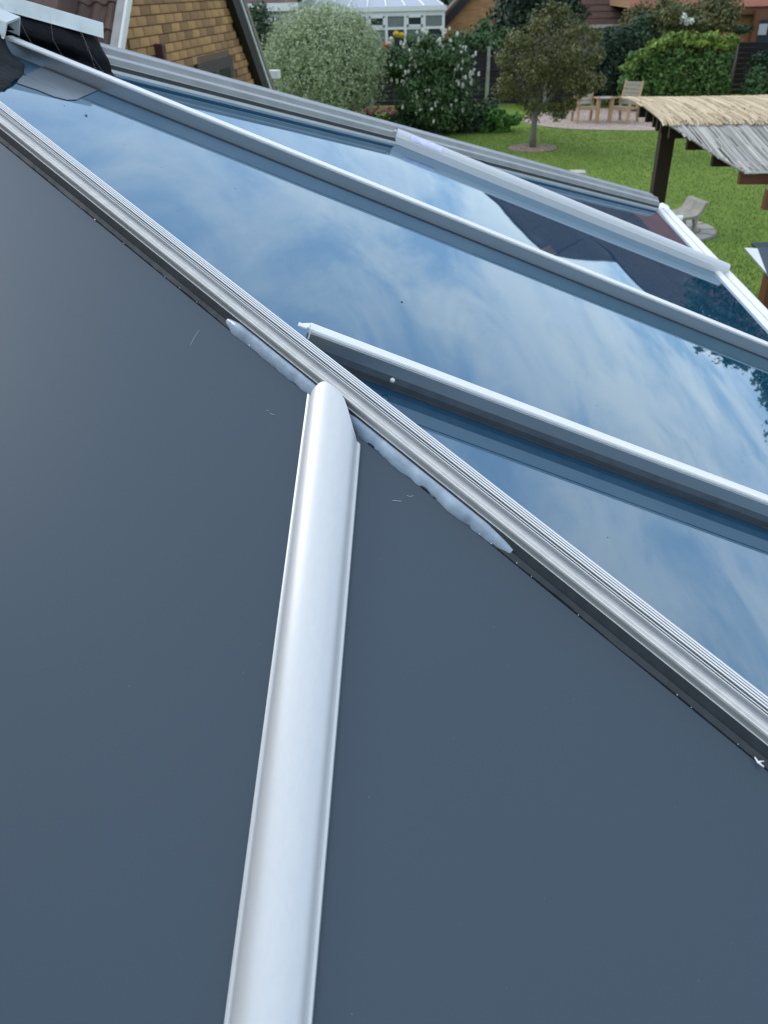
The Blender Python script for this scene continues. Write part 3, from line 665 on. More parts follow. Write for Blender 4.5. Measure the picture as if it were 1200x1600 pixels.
# recessed mortar bed behind the single bricks
mb = clip([(7.3, 2.35), (11.1, 2.35), (11.1, 3.72), (7.3, 3.72)], lambda q: zt(q[0])-q[1]-.02)
V = [W(y, z, -.004) for y, z in mb]+[W(y, z, -.02) for y, z in mb]; n = len(mb)
mesh('mortar_bed', V, [tuple(range(n)), tuple(range(n, 2*n))]+[(i, (i+1) % n, n+(i+1) % n, n+i) for i in range(n)], mortar, bh)
WIN = (8.95, 10.15, 1.6, 2.83)
for r_ in range(18):
    z = 2.41+.075*r_
    y = 7.4+(.1125 if r_ % 2 else 0)
    while y < 11.0:
        ok = zt(y) > z+.06 and not (WIN[0]-.1 < y < WIN[1]+.1 and z < WIN[3]+.03)
        low = z > 3.45-.0*y   # above the frame from here on
        if ok and z < 3.62 and cnt < 296:
            o = bpy.data.objects.new('brick', bm_b); col.objects.link(o); o.parent = bh
            o.matrix_parent_inverse = Matrix.Translation(-Vector(bh.location))
            mw = rot.to_4x4(); mw.translation = W(y, z, .003+random.uniform(-.002, .003)); o.matrix_local = mw; o.matrix_basis = mw; cnt += 1
        y += .225
# dark window low on the gable
wf = box('window', W((WIN[0]+WIN[1])/2, (WIN[2]+WIN[3])/2, .01), (WIN[1]-WIN[0], .05, WIN[3]-WIN[2]), mat('dark_frame', (.055, .045, .04), .5, var=.4), bh, (dW, nW, Vector((0, 0, 1))))
for k in (.27, .73): box('pane', W(WIN[0]+(WIN[1]-WIN[0])*k, 2.2, .035), (.40, .006, 1.05), glass_win, wf, (dW, nW, Vector((0, 0, 1))))
box('lintel', W(9.55, WIN[3]+.03, .006), (1.1, .03, .05), mat('lintel', (.12, .09, .06), .9), bh, (dW, nW, Vector((0, 0, 1))))
box('waste_pipe', W(7.95, 2.98, .05), (.075, .09, .16), mat('brown_pipe', (.07, .025, .02), .5), bh, (dW, nW, Vector((0, 0, 1))), bev=.01)
# verge: black board, white strip, tile edges
def verge_run(name, off, w0, w1, x0, x1, mt, y0=YR, y1=YE+.28):
    sl = Vector((.06, 1, -1.01)).normalized(); un = nW.cross(sl).normalized()
    if un.z < 0: un = -un
    a, b = W(y0, zt(y0), 0), W(y1, 3.36-1.01*(y1-10.2), 0)
    return sweep(name, [(x0, w0), (x1, w0), (x1, w1), (x0, w1)], a, b, nW, un, mt, bh)
verge_run('bargeboard', 0, -.03, .155, .02, .10, black_wood)
verge_run('bargeboard', 0, .157, .20, .02, .115, mat('pale_verge_strip', (.75, .78, .82), .6, var=.5, vscale=12))
verge_run('verge_tile', 0, .202, .275, -.02, .13, mat('verge_tile', (.24, .21, .17), .9, var=.6, vscale=10))
verge_run('roof', 0, .16, .26, -4.4, -.03, tile_dark)
sl = None
a, b = W(YR, zt(YR)), W(ylo-.2, zt(YR)-1.01*(YR-ylo+.2)); sl_ = (b-a).normalized(); un_ = nW.cross(sl_).normalized(); un_ = un_ if un_.z > 0 else -un_
sweep('roof', [(-4.4, .02), (.13, .02), (.13, .26), (-4.4, .26)], a, b, nW, un_, tile_dark, bh)
box('gutter', W(YE+.42, 2.52, .10), (.12, .22, .09), upvc, bh, (dW, nW, Vector((0, 0, 1))))
box('downpipe', W(YE+.22, 1.2, .06), (.07, .07, 2.4), black_wood, bh, (dW, nW, Vector((0, 0, 1))))

# low outbuilding with a rolled tile roof in front of the gable
ob = empty('tiled_outbuilding', (-3.4, 6.4, 0), 'low outbuilding with dark brown rolled roof tiles and grey verge, at the upper left', 'outbuilding')
def O(x, y, w=0):
    s = .87; n = Vector((0, -s, 1)).normalized(); return Vector((x, y, 3.40+(y-6.43)*s))+n*w
OX = -2.20
dO = Vector((0, 1, .87)).normalized(); nO = Vector((0, -.87, 1)).normalized()
box('wall', (-3.35, 6.35, 1.15), (2.1, 2.0, 2.3), brick_side, ob)
slab('roof', [(-4.6, 5.3), (OX-.02, 5.3), (OX-.02, 6.98), (-4.6, 6.98)], O, .05, tile_dark, ob)
sweep('roof', [(-.12, 0), (.0, 0), (.0, .04), (-.12, .04)], Vector((-4.6, 6.98, O(0, 6.98).z)), Vector((OX, 6.98, O(0, 6.98).z)), Vector((0, -1, .75)).normalized(), Vector((0, .75, 1)).normalized(), tile_dark, ob)
def tile_mesh():
    V, F = [], []; prof = [(0, .004), (.018, .006), (.030, .018), (.045, .030), (.060, .033), (.075, .030), (.088, .016), (.098, .006), (.108, .004)]
    for s, dz in ((0, .014), (.255, 0)):
        for u, h in prof: V.append((u, s, h+dz))
    n = len(prof)
    for u, h in prof: V.append((u, 0, h+.014-.02))
    for i in range(n-1): F += [(i, i+1, n+i+1, n+i), (i, 2*n+i, 2*n+i+1, i+1)]
    me = bpy.data.meshes.new('roof_tile'); me.from_pydata(V, [], F); me.materials.append(tile_dark); return me
tm = tile_mesh(); rotO = Matrix((Vector((1, 0, 0)), dO, nO)).transposed()
for r_ in range(9):
    for c_ in range(15):
        o = bpy.data.objects.new('roof_tile', tm); col.objects.link(o); o.parent = ob; o.matrix_parent_inverse = Matrix.Translation(-Vector(ob.location))
        mw = rotO.to_4x4(); mw.translation = O(OX-.155-.107*c_, 5.32, .001)+dO*(.235*r_)+nO*random.uniform(0, .003); o.matrix_basis = mw
sweep('verge_board', [(-.05, -.05), (.0, -.05), (.0, .050), (-.05, .050)], O(OX, 5.25), O(OX, 6.98), Vector((1, 0, 0)), nO, verge, ob)
sweep('verge_trim', [(.002, -.02), (.022, -.02), (.022, .045), (.002, .045)], O(OX, 5.25), O(OX, 6.98), Vector((1, 0, 0)), nO, upvc, ob)

# ------------------------------------------------------------------ far white conservatory and its house
wc_ = empty('white_conservatory', (-3.1, 37, 0), 'white framed garden conservatory behind the round sage tree', 'conservatory')
x0, x1, Yw = -6.0, -.2, 36.0
box('dwarf_wall', (-3.1, Yw+1.5, .35), (5.7, 2.9, .7), brick_far, wc_)
sweep('eaves_gutter', [(-.12, 0), (0, 0), (0, .13), (-.03, .16), (-.12, .16)], Vector((x0-.1, Yw, 2.58)), Vector((x1+.12, Yw, 2.58)), Vector((0, 1, 0)), E_up, upvc, wc_)
nb = 8; bw = (x1-x0)/nb
for i in range(nb+1): box('mullion', (x0+i*bw, Yw, 1.63), (.10, .10, 1.9), upvc, wc_)
for i in range(nb):
    cx = x0+(i+.5)*bw
    f = box('window', (cx, Yw, 2.50), (bw-.10, .07, .16), upvc, wc_)
    box('transom', (cx, Yw, 2.02), (bw-.10, .08, .08), upvc, wc_)
    box('pane', (cx, Yw+.02, 1.35), (bw-.12, .02, 1.28), glass_win if i % 2 else frost, wc_)
    if i % 2 == 0:
        V, F = beams([((cx-bw/2+.05, Yw-.03, 2.40), (cx+bw/2-.05, Yw-.03, 2.40)), ((cx-bw/2+.05, Yw-.03, 2.10), (cx+bw/2-.05, Yw-.03, 2.10)), ((cx-bw/2+.09, Yw-.03, 2.06), (cx-bw/2+.09, Yw-.03, 2.43)), ((cx+bw/2-.09, Yw-.03, 2.06), (cx+bw/2-.09, Yw-.03, 2.43))], .07, .07)
        mesh('vent_frame', V, F, upvc, f)
        box('pane', (cx, Yw+.02, 2.25), (bw-.22, .02, .26), glass_win, f)
    else: box('pane', (cx, Yw+.02, 2.25), (bw-.10, .02, .38), frost, f)
roofglass = mat('pale_roof_glass', (.42, .46, .52), .2, 0, .6)
for i in range(nb):
    xa, xb = x0+i*bw+.03, x0+(i+1)*bw-.03
    mesh('roof_glass', [(xa, Yw, 2.72), (xb, Yw, 2.72), (xb*.55-1.4, Yw+1.9, 3.55), (xa*.55-1.4, Yw+1.9, 3.55)], [(0, 1, 2, 3)], roofglass, wc_)
for i in range(nb+1):
    xa = x0+i*bw; beam('roof_bar', (xa, Yw, 2.74), (xa*.55-1.4, Yw+1.9, 3.58), .06, .05, upvc, wc_)
beam('ridge', (x0*.55-1.4, Yw+1.9, 3.6), (x1*.55-1.4, Yw+1.9, 3.6), .12, .12, upvc, wc_)
box('wall', (-3.1, Yw+3.2, 1.2), (5.7, .2, 2.4), pale, wc_)

ph = empty('white_trimmed_house', (-8, 36, 0), 'pale house with white gutter and dark tiled roof beyond the brick gable verge', 'house')
box('wall', (-7.7, 37, 1.45), (4.4, 6, 2.9), pale, ph)
sweep('gutter', [(-.15, 0), (0, 0), (0, .25), (-.15, .25)], Vector((-10.2, 33.9, 2.72)), Vector((-5.4, 33.9, 2.72)), Vector((0, 1, 0)), E_up, upvc, ph)
mesh('roof', [(-10.2, 33.8, 2.98), (-5.4, 33.8, 2.98), (-5.4, 37, 4.8), (-10.2, 37, 4.8), (-10.2, 40.2, 2.98), (-5.4, 40.2, 2.98)], [(0, 1, 2, 3), (3, 2, 5, 4)], tile_dark, ph)
for cx in (-6.9, -8.6):
    f = box('window', (cx, 33.97, 1.75), (1.3, .08, 1.5), upvc, ph)
    for k in (-.31, .31): box('pane', (cx+k, 33.92, 1.72), (.5, .02, 1.28), frost if k < 0 else glass_win, f)

# gable brick house behind the flowering shrub
gh = empty('orange_brick_house', (2.6, 40, 0), 'orange brick gable house with black bargeboards behind the flowering shrub', 'house')
gz0, gx0, gx1 = 1.95, -.15, 5.0; gxm = (gx0+gx1)/2; gzr = gz0+(gxm-gx0)*.95
pw = [(gx0, 0), (gx1, 0), (gx1, gz0), (gxm, gzr), (gx0, gz0)]
V = [Vector((x, 38, z)) for x, z in pw]+[Vector((x, 44, z)) for x, z in pw]
mesh('wall', V, [(0, 1, 2, 3, 4), (9, 8, 7, 6, 5), (0, 5, 6, 1), (1, 6, 7, 2), (4, 9, 5, 0)], brick_far, gh)
for s in (-1, 1):
    xe = gxm+s*(gxm-gx0+.35); ze = gzr-(gxm-gx0+.35)*.95
    a, b = Vector((gxm, 0, gzr)), Vector((xe, 0, ze)); d_ = (b-a).normalized(); un = Vector((-d_.z, 0, d_.x)); un = un if un.z > 0 else -un
    sweep('bargeboard', [(37.72, -.02), (37.78, -.02), (37.78, .26), (37.72, .26)], a, b, Vector((0, 1, 0)), un, black_wood, gh)
    sweep('roof', [(37.72, .27), (44.3, .27), (44.3, .36), (37.72, .36)], a, b, Vector((0, 1, 0)), un, tile_dark, gh)
# low brown roofed house
lh = empty('brown_roofed_house', (5.3, 43, 0), 'house with rows of dark brown tiles and a pale grey wall below, top centre-right', 'house')
box('wall', (5.9, 43, .9), (3.3, 6, 1.8), pale, lh)
sweep('gutter', [(-.1, 0), (0, 0), (0, .12), (-.1, .12)], Vector((4.2, 39.9, 1.72)), Vector((7.5, 39.9, 1.72)), Vector((0, 1, 0)), E_up, upvc, lh)
for r_ in range(12):
    y_, z_ = 39.8+.26*r_, 1.86+.235*r_; box('tile_course', (5.85, y_+.2, z_+.1), (3.6, .44, .03), tile_dark, lh, (Vector((1, 0, 0)), Vector((0, .78, .60)).normalized(), Vector((0, -.60, .78)).normalized()))
# red roofed house
rh = empty('red_roofed_house', (11, 40, 0), 'orange brick house with red roof tiles and a timber bay, at the upper right', 'house')
box('wall', (14.4, 41, 1.25), (14.2, 9.6, 2.5), brick_far, rh)
fb = box('fascia', (14.4, 35.75, 2.36), (14.8, .06, .26), timber, rh)
ax_t = (Vector((1, 0, 0)), Vector((0, .744, .668)), Vector((0, -.668, .744)))
for r_ in range(19):
    y_, z_ = 35.6+.30*r_, 2.52+.27*r_
    if r_ < 3: box('tile_course', (14.2, y_+.2, z_+.1), (15.0, .46, .035), tile_red, rh, ax_t)
    else:
        box('tile_course', (9.05, y_+.2, z_+.1), (4.7, .46, .035), tile_dark, rh, ax_t)
        if r_ < 10: box('tile_course', (14.3, y_+.2, z_+.1), (5.75, .46, .035), tile_dark, rh, ax_t)
mesh('roof', [(6.7, 41.2, 7.6), (11.4, 41.2, 7.6), (11.4, 46.6, 2.5), (6.7, 46.6, 2.5)], [(0, 1, 2, 3)], tile_dark, rh)
mesh('roof', [(11.43, 38.7, 5.3), (17.2, 38.7, 5.3), (17.2, 42.3, 2.5), (11.43, 42.3, 2.5)], [(0, 1, 2, 3)], tile_dark, rh)
for gx_ in (6.75, 11.37): mesh('gable_end', [(gx_, 36, 2.5), (gx_, 46.4, 2.5), (gx_, 41.2, 7.5)], [(0, 1, 2)], brick_far, rh)
mesh('hip_end', [(11.4, 41.0, 7.45), (13.4, 38.9, 5.2), (11.4, 36.6, 3.3), (13.4, 42.6, 5.2), (11.4, 45.5, 3.3), (14.2, 37.0, 3.3)], [(0, 1, 5, 2), (0, 3, 1), (0, 4, 3)], tile_dark, rh)
ch = box('chimney', (11.15, 41.0, 7.75), (.6, .6, 1.7), brick_far, rh); box('chimney_cap', (11.15, 41.0, 8.62), (.68, .68, .10), concrete, ch)
mesh('chimney_pot', *tube([(11.15, 41.0, 8.66), (11.15, 41.0, 8.9)], [.12, .10], 10), tile_red, ch)
bay = box('bay_window', (12.7, 35.62, 1.35), (3.0, .25, 2.0), timber, rh)
for k in range(5): box('pane', (11.62+.56*k, 35.48, 1.45), (.42, .03, 1.2), glass_win, bay)
box('bay_curtain', (11.55, 35.46, 1.75), (.30, .02, .35), mat('pale_curtain', (.45, .45, .47), .8), bay)

# ------------------------------------------------------------------ fences
fn = empty('garden_fence', (1, 30, 0), 'dark board fence with concrete posts behind the shrubs', 'fence')
for xx in (-4.4, -2.5, -.6, 1.31, 3.2, 5.1): box('post', (xx, 29.96, .85), (.10, .10, 1.70), concrete, fn)
bme = bpy.data.meshes.new('board'); V, F = [], []; bx(V, F, (0, 0, 0), (1.78, .02, .145)); bme.from_pydata([tuple(v) for v in V], [], F); bme.materials.append(grey_wood)
for p_ in range(6):
    for k in range(10):
        o = bpy.data.objects.new('board', bme); col.objects.link(o); o.parent = fn; o.location = (-5.35+1.9*p_-1, random.uniform(-.01, .01), .12+.15*k); o.rotation_euler = (R(8), 0, 0)
    box('rail', (-5.35+1.9*p_, 29.9, 1.60), (1.78, .05, .05), grey_wood, fn); box('rail', (-5.35+1.9*p_, 29.9, 1.05), (1.78, .04, .05), grey_wood, fn)
fn2 = empty('boundary_fence', (11, 31.5, 0), 'dark grey fence behind the shrubs at the right edge', 'fence')
for k in range(5): box('post', (9.2+1.8*k, 31.5, .85), (.12, .12, 1.75), grey_wood, fn2)
for p_ in range(4):
    for k in range(10):
        o = bpy.data.objects.new('board', bme); col.objects.link(o); o.parent = fn2; o.location = (-.9+1.8*p_, random.uniform(-.01, .01), .12+.155*k); o.rotation_euler = (R(8), 0, 0)

# ------------------------------------------------------------------ trees and shrubs
def trunk(pts, rad, parent, mt=bark, extra=()):
    vf = [tube(pts, rad, 8)]+[tube(p, r_, 6) for p, r_ in extra]
    return mesh('trunk', *join(*vf), mt, parent, smooth=True)
# round sage tree
t1 = empty('round_sage_tree', (-2.9, 24, 0), 'large ball shaped tree with pale sage green leaves, left of the flowering shrub', 'tree')
c = (-3.24, 24, 1.68)
trunk([(-2.25, 24, 0), (-2.35, 24, .5), (-2.9, 24, 1.2)], [.09, .08, .05], t1)
b_ = clumps(c, (1.58, 1.5, 1.38), 150, .20, 3)+[(c[0], c[1], c[2], 1.62, 1.54, 1.42, 130)]
leaves('crown', b_, 70000, .032, lf_sage, t1, .84, .40, seed=1)
g = random.Random(9); seg = []
sh = [(c[0], c[1], c[2], 1.3, 1.2, 1.15, 1)]
leaves('inner_shade_leaves', sh, 4000, .06, lf_dark, t1, .3, .3, seed=2)  # dark coloured inner leaves stand in for shade inside the crown
# spiky young shoots standing out of the outline
V_ = []
nsh = 600; gg = np.random.default_rng(5); d_ = gg.normal(size=(nsh, 3)); d_[:, 2] = np.abs(d_[:, 2])*.9+d_[:, 2]*.1; d_ /= np.linalg.norm(d_, axis=1)[:, None]
P0 = np.array(c)+d_*np.array([1.56, 1.46, 1.36]); V, F = [], []
for i in range(nsh):
    dd = Vector(d_[i])+Vector((gg.normal()*.3, gg.normal()*.3, .5)); dd.normalize(); L_ = .02+.07*gg.random(); s_ = dd.orthogonal().normalized(); p = Vector(P0[i])
    for q in range(5):
        a = p+dd*(L_*q/4); w_ = Vector((gg.normal(), gg.normal(), gg.normal())).normalized()*.03; n = len(V); V += [a, a+dd*.03+w_, a+dd*.05+w_*.3, a+dd*.02-w_*.4]; F.append((n, n+1, n+2, n+3))
mesh('shoots', V, F, lf_sage, t1, kind='stuff', fix=False)

# flowering shrub
t2 = empty('flowering_shrub', (-.3, 24, 0), 'tall dark green shrub with white flower spikes, between the two trees', 'shrub')
c = (-.30, 24, 1.15)
for k in range(7): mesh('stem', *tube([(-.3+.05*k-.15, 24, 0), (-.3+(k-3)*.12, 24+.05*(k % 3), .8), (-.3+(k-3)*.28, 24, 1.7+.1*(k % 3))], [.025, .018, .008], 5), bark, t2)
b_ = clumps((-.30, 24, .95), (.95, .8, .9), 26, .32, 5)+clumps((-.35, 24, 1.75), (1.05, .8, .7), 26, .26, 6, .7)
leaves('foliage', b_, 15000, .055, lf_mid, t2, .45, .4, seed=3)
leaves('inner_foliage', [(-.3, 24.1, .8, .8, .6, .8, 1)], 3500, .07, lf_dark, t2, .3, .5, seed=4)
fb_ = []; g = random.Random(12)
for k in range(150):
    t = g.uniform(0, math.pi*2); rr_ = g.uniform(.35, 1.05); fx = -.33+rr_*1.12*math.cos(t); fz = 1.55+rr_*.95*math.sin(t)*(1 if math.sin(t) > 0 else 1.2)
    fb_.append((fx, 23.45+g.uniform(-.15, .25)+.3*abs(fx+.3), fz, .028, .028, .06 if g.random() < .5 else .035, 1))
leaves('flower_spike', fb_, 8000, .022, petal_w, t2, .2, .7, seed=5)
# roses
rs = empty('rose_bush', (-1.55, 25, 0), 'rose bush with yellow and coral blooms beside the white conservatory windows', 'rose bush')
mesh('stem', *join(tube([(-1.4, 25, 0), (-1.5, 25, 1.2), (-1.62, 25, 2.2)], [.02, .015, .008], 5), tube([(-1.4, 25, 0), (-1.2, 25, 1.3), (-1.28, 25, 2.35)], [.02, .015, .008], 5)), bark, rs)
leaves('foliage', clumps((-1.35, 25, 1.55), (.45, .4, .7), 12, .2, 8), 2600, .05, lf_mid, rs, .4, .6, seed=6)
for (x, z, mt, s) in ((-1.36, 2.34, petal_y, .085), (-1.22, 2.31, petal_y, .075), (-1.68, 2.08, petal_o, .095), (-1.55, 2.12, petal_w, .07), (-1.5, 2.22, petal_w, .06)):
    leaves('bloom', [(x, 24.75, z, s, s, s*.7, 1)], 60, .045, mt, rs, .3, .9, seed=7, kind=None)
pf = empty('pink_flowers', (-1.9, 24.2, 0), 'low clump of pink flowers at the foot of the sage tree', 'flowers')
leaves('foliage', clumps((-1.85, 24.0, .35), (.55, .3, .3), 8, .15, 9), 1200, .04, lf_mid, pf, .3, .6, seed=8)
for k in range(14): leaves('bloom', [(-2.3+.07*k, 23.6+.02*(k % 3), .60+.04*(k % 4), .05, .05, .04, 1)], 26, .03, petal_p, pf, .3, .9, seed=20+k, kind=None)
# low dark border
lb_ = empty('dark_border_plants', (0, 24.3, 0), 'low dark leafy border under the flowering shrub', 'plants')
leaves('foliage', [(x_, 24.2+.1*(i % 3), .32, .42, .35, .42+.08*(i % 3), 1) for i, x_ in enumerate(np.arange(-1.3, 1.1, .3))], 6500, .05, lf_dark, lb_, .4, .5, seed=9)
# bright hosta
hb_ = empty('bright_hosta', (1.35, 24.4, 0), 'low bright green leafy clump left of the small bronze tree', 'plant')
leaves('foliage', clumps((1.35, 24.4, .28), (.62, .45, .34), 14, .16, 10), 1700, .075, lf_bright, hb_, .5, .45, seed=10)
# bronze tree
t3 = empty('bronze_tree', (2.11, 21.6, 0), 'small bronze green tree with a bare pale trunk on the mulch ring', 'tree')
cT = (2.34, 21.6, 1.84)
br = [([(2.13, 21.6, .75), (2.5, 21.55, 1.2), (2.95, 21.5, 1.75), (3.2, 21.5, 2.2)], [.055, .04, .03, .012]), ([(2.12, 21.6, .85), (1.9, 21.65, 1.4), (1.65, 21.6, 2.0)], [.045, .03, .012]),
      ([(2.13, 21.6, .95), (2.3, 21.7, 1.6), (2.25, 21.7, 2.5)], [.045, .03, .012]), ([(2.5, 21.55, 1.2), (2.6, 21.3, 1.7), (2.7, 21.2, 2.3)], [.035, .025, .01])]
g = random.Random(31)
for k in range(26):
    p = Vector((2.3+g.uniform(-.5, .6), 21.6+g.uniform(-.4, .4), 1.3+g.uniform(0, .8))); q = p+Vector((g.uniform(-.6, .6), g.uniform(-.5, .5), g.uniform(.2, .7))); br.append(([p, (p+q)/2+Vector((0, 0, .06)), q], [.014, .01, .005]))
trunk([(2.11, 21.6, 0), (2.10, 21.6, .4), (2.13, 21.6, .95)], [.085, .07, .055], t3, extra=br)
b_ = clumps(cT, (1.34, 1.2, 1.22), 60, .25, 15, flat=.95)[1:]+[(2.34, 21.6, 1.84, 1.0, .9, .85, 16)]
leaves('crown', b_, 21000, .034, lf_bronze, t3, .25, .5, seed=11)
# conifers and far trees
def simple_tree(name, label, c, r, n, size, mt, base, cl=24, cr_=.5, seed=0, group=None, cat='tree'):
    t = empty(name, (c[0], c[1], 0), label, cat, group)
    trunk([(c[0], c[1], 0), (c[0], c[1], c[2])], [base, base*.5], t)
    leaves('crown', clumps(c, r, cl, cr_, seed), n, size, mt, t, .5, .5, seed=seed); return t
simple_tree('ivy_clad_tree', 'dark ivy covered tree filling the top centre behind the bronze tree', (2.75, 33, 2.3), (1.75, 1.4, 2.0), 15000, .085, lf_con, .16, 34, .5, 41)
simple_tree('green_shrub', 'mid green shrub above the fence beside the dark ivy tree', (1.1, 31, 1.75), (1.15, .8, .62), 5000, .06, lf_mid, .06, 18, .3, 42, cat='shrub')
simple_tree('dark_evergreen', 'dark evergreen bush directly behind the wooden chairs', (5.35, 29.6, 1.15), (1.2, 1.0, 1.15), 9500, .06, lf_con, .08, 26, .34, 43, cat='shrub')
simple_tree('dark_evergreen', 'tall dark bush left of the brown roof beside the pale trunk', (4.1, 30.4, .8), (.9, .8, .8), 5000, .06, lf_con, .06, 18, .3, 44, cat='shrub')
simple_tree('spreading_tree', 'loose spreading bronze green tree above the laurel hedge', (7.3, 30.5, 2.35), (2.1, 1.2, .62), 9500, .055, lf_bronze, .08, 34, .32, 45)
simple_tree('bushy_evergreen', 'dark bushy evergreen left of the laurel hedge below the pale wall', (6.15, 30.0, 1.75), (1.1, .9, .75), 6000, .06, lf_dark, .08, 20, .3, 46, cat='shrub')
leaves_w = leaves('blossom', [(7.15, 29.4, 2.42, .18, .1, .14, 1), (7.3, 29.4, 2.3, .15, .1, .1, 1)], 70, .05, petal_w, bpy.data.objects['spreading_tree'], .2, .8, seed=50, kind=None)
simple_tree('small_leafy_tree', 'dark small tree behind the white trimmed house corner', (-6.0, 31, 1.9), (.75, .7, 1.25), 5200, .06, lf_dark, .06, 18, .32, 47)
simple_tree('side_garden_tree', 'leafy tree right of the pergola, seen only mirrored in the roof glass', (12.1, 18.6, 2.55), (1.7, 1.6, 1.5), 9000, .08, lf_mid, .14, 30, .5, 48)
simple_tree('side_garden_shrub', 'loose shrub beyond the pergola at right, seen only mirrored in the roof glass', (12.4, 25, 2.5), (2.2, 1.8, 1.75), 6500, .08, lf_dark, .14, 30, .5, 49, cat='shrub')
# laurel hedge
t4 = empty('laurel_hedge', (6.9, 28.2, 0), 'rounded laurel hedge with yellow green top leaves above the reed roof', 'hedge')
core = [(6.0, 28.2, .75, .75, .6, .72, 1), (6.9, 28.2, .95, .9, .65, .9, 1.4), (7.7, 28.2, .95, .75, .65, .98, 1.2), (5.75, 28.2, .45, .45, .5, .5, .6), (8.0, 28.2, .7, .45, .6, .8, .8)]
mesh('trunk', *tube([(6.9, 28.3, 0), (6.9, 28.3, 1)], [.08, .05], 6), bark, t4)
leaves('foliage', core+[(x_, y_, z_, .22, .22, .18, .09) for x_, y_, z_ in [(5.3+g.random()*3.1, 27.7+g.random()*.4, .3+g.random()*1.3) for _ in range(40)]], 15000, .062, lf_laurel, t4, .75, .5, seed=12)
g = random.Random(77); top = []
for k in range(64):
    x_ = 5.35+3.0*k/63; zt_ = 1.15+.85*math.sin(min(1, (x_-5.2)/1.6)*math.pi/2) if x_ < 6.9 else 2.0-.12*(x_-7.4)**2
    top.append((x_, 27.75+g.random()*.7, zt_-.22+g.random()*.22, .2, .2, .12, 1))
leaves('top_foliage', top, 5200, .065, lf_lime, t4, .4, .5, seed=13)
# shrubs at the right
for i, (x_, y_, z_, r_, mt, n_, lb) in enumerate(((9.2, 27.5, .55, .65, lf_mid, 3200, 'grey green rounded shrub at the right edge below the fence'), (10.15, 27.3, .75, .62, lf_laurel, 3000, 'yellow green shrub cut by the right edge of the picture'), (9.75, 29.6, .9, .55, lf_dark, 2600, 'dark shrub against the grey fence near the right edge'))):
    simple_tree('border_shrub', lb, (x_, y_, z_), (r_, r_*.8, r_*.95), n_, .05, mt, .03, 12, .22, 60+i, cat='shrub')
ts = empty('topiary_tree', (9.25, 30.6, 0), 'small flat topped tree before the orange brick wall', 'tree')
trunk([(9.3, 30.6, 0), (9.28, 30.6, 1.9)], [.05, .035], ts); leaves('crown', [(9.28, 30.6, 2.0, .42, .3, .12, 1)], 900, .05, lf_dark, ts, .3, .5, seed=66)
# long hedge closing the garden at the right (seen mirrored)
sh_ = empty('side_hedge', (14, 15, 0), 'long clipped hedge along the right side of the garden', 'hedge')
leaves('foliage', [(14+.2*math.sin(k*2.1), 4+1.0*k, 1.0, .7, .8, 1.15+.2*math.sin(k*1.7), 1) for k in range(28)], 14000, .13, lf_mid, sh_, .5, .5, seed=70)
sh2 = empty('left_hedge', (-9, 22, 0), 'clipped hedge along the left side of the far garden', 'hedge')
leaves('foliage', [(-8.5, 15+1.0*k, .9, .6, .8, 1.05, 1) for k in range(16)], 7000, .12, lf_mid, sh2, .5, .5, seed=71)
fw_ = leaves('far_woodland', [(x_, 62+4*math.sin(x_), 2.4, 4, 2, 3.0+1.0*math.sin(x_*1.3), 1) for x_ in np.arange(-50, 75, 4.)], 22000, .4, lf_dark, None, .5, .6, seed=72)
tag(fw_, 'dark tree belt far beyond the houses', 'woodland')

# ------------------------------------------------------------------ wooden chairs and little table
def chair(loc, rz, label, back_mt):
    t = empty('garden_armchair', loc, label, 'chair', 'wooden garden armchairs')
    # built round the origin then turned
    parts = []
    def P(name, V, F, mt):
        Rz = Matrix.Rotation(rz, 3, 'Z'); V2 = [Rz @ Vector(v)+Vector(loc) for v in V]; return mesh(name, V2, F, mt, t)
    for sx in (-.27, .27):
        P('leg', *beams([((sx, -.27, 0), (sx, -.22, .62))], .065, .05), teak); P('leg', *beams([((sx, .34, 0), (sx, .22, .60))], .065, .05), teak)
        P('armrest', *beams([((sx, -.32, .64), (sx, .30, .60))], .085, .035), teak)
    for k in range(5): P('seat_slat', *beams([((-.25, -.22+.1*k, .42-.012*k), (.25, -.22+.1*k, .42-.012*k))], .085, .025), teak_g)
    P('seat_rail', *beams([((-.25, -.26, .37), (.25, -.26, .37)), ((-.26, -.25, .385), (-.26, .24, .36)), ((.26, -.25, .385), (.26, .24, .36))], .03, .06), teak)
    for k in range(6): P('back_slat', *beams([((-.24, .25+.028*k, .48+.095*k), (.24, .25+.028*k, .48+.095*k))], .025, .085), back_mt)
    P('back_frame', *beams([((-.26, .22, .38), (-.26, .42, 1.02)), ((.26, .22, .38), (.26, .42, 1.02))], .04, .045), teak)
    return t
chair((3.92, 25.75, .02), R(8), 'wooden garden armchair with a pale slatted back, half hidden by the bronze tree', mat('pale_slats', (.58, .52, .42), .8, var=.5, vscale=12))
chair((4.98, 25.6, .02), R(-38), 'weathered wooden garden armchair nearer the reed roof corner', teak_g)
tb = empty('side_table', (4.45, 25.75, .02), 'small square wooden table between the two garden armchairs', 'table')
for k in range(5): box('slat', (4.45, 25.58+.085*k, .64), (.42, .075, .022), teak_g, tb)
for sx in (-.17, .17):
    for sy in (-.15, .15): box('leg', (4.45+sx, 25.75+sy, .32), (.04, .04, .61), teak, tb)

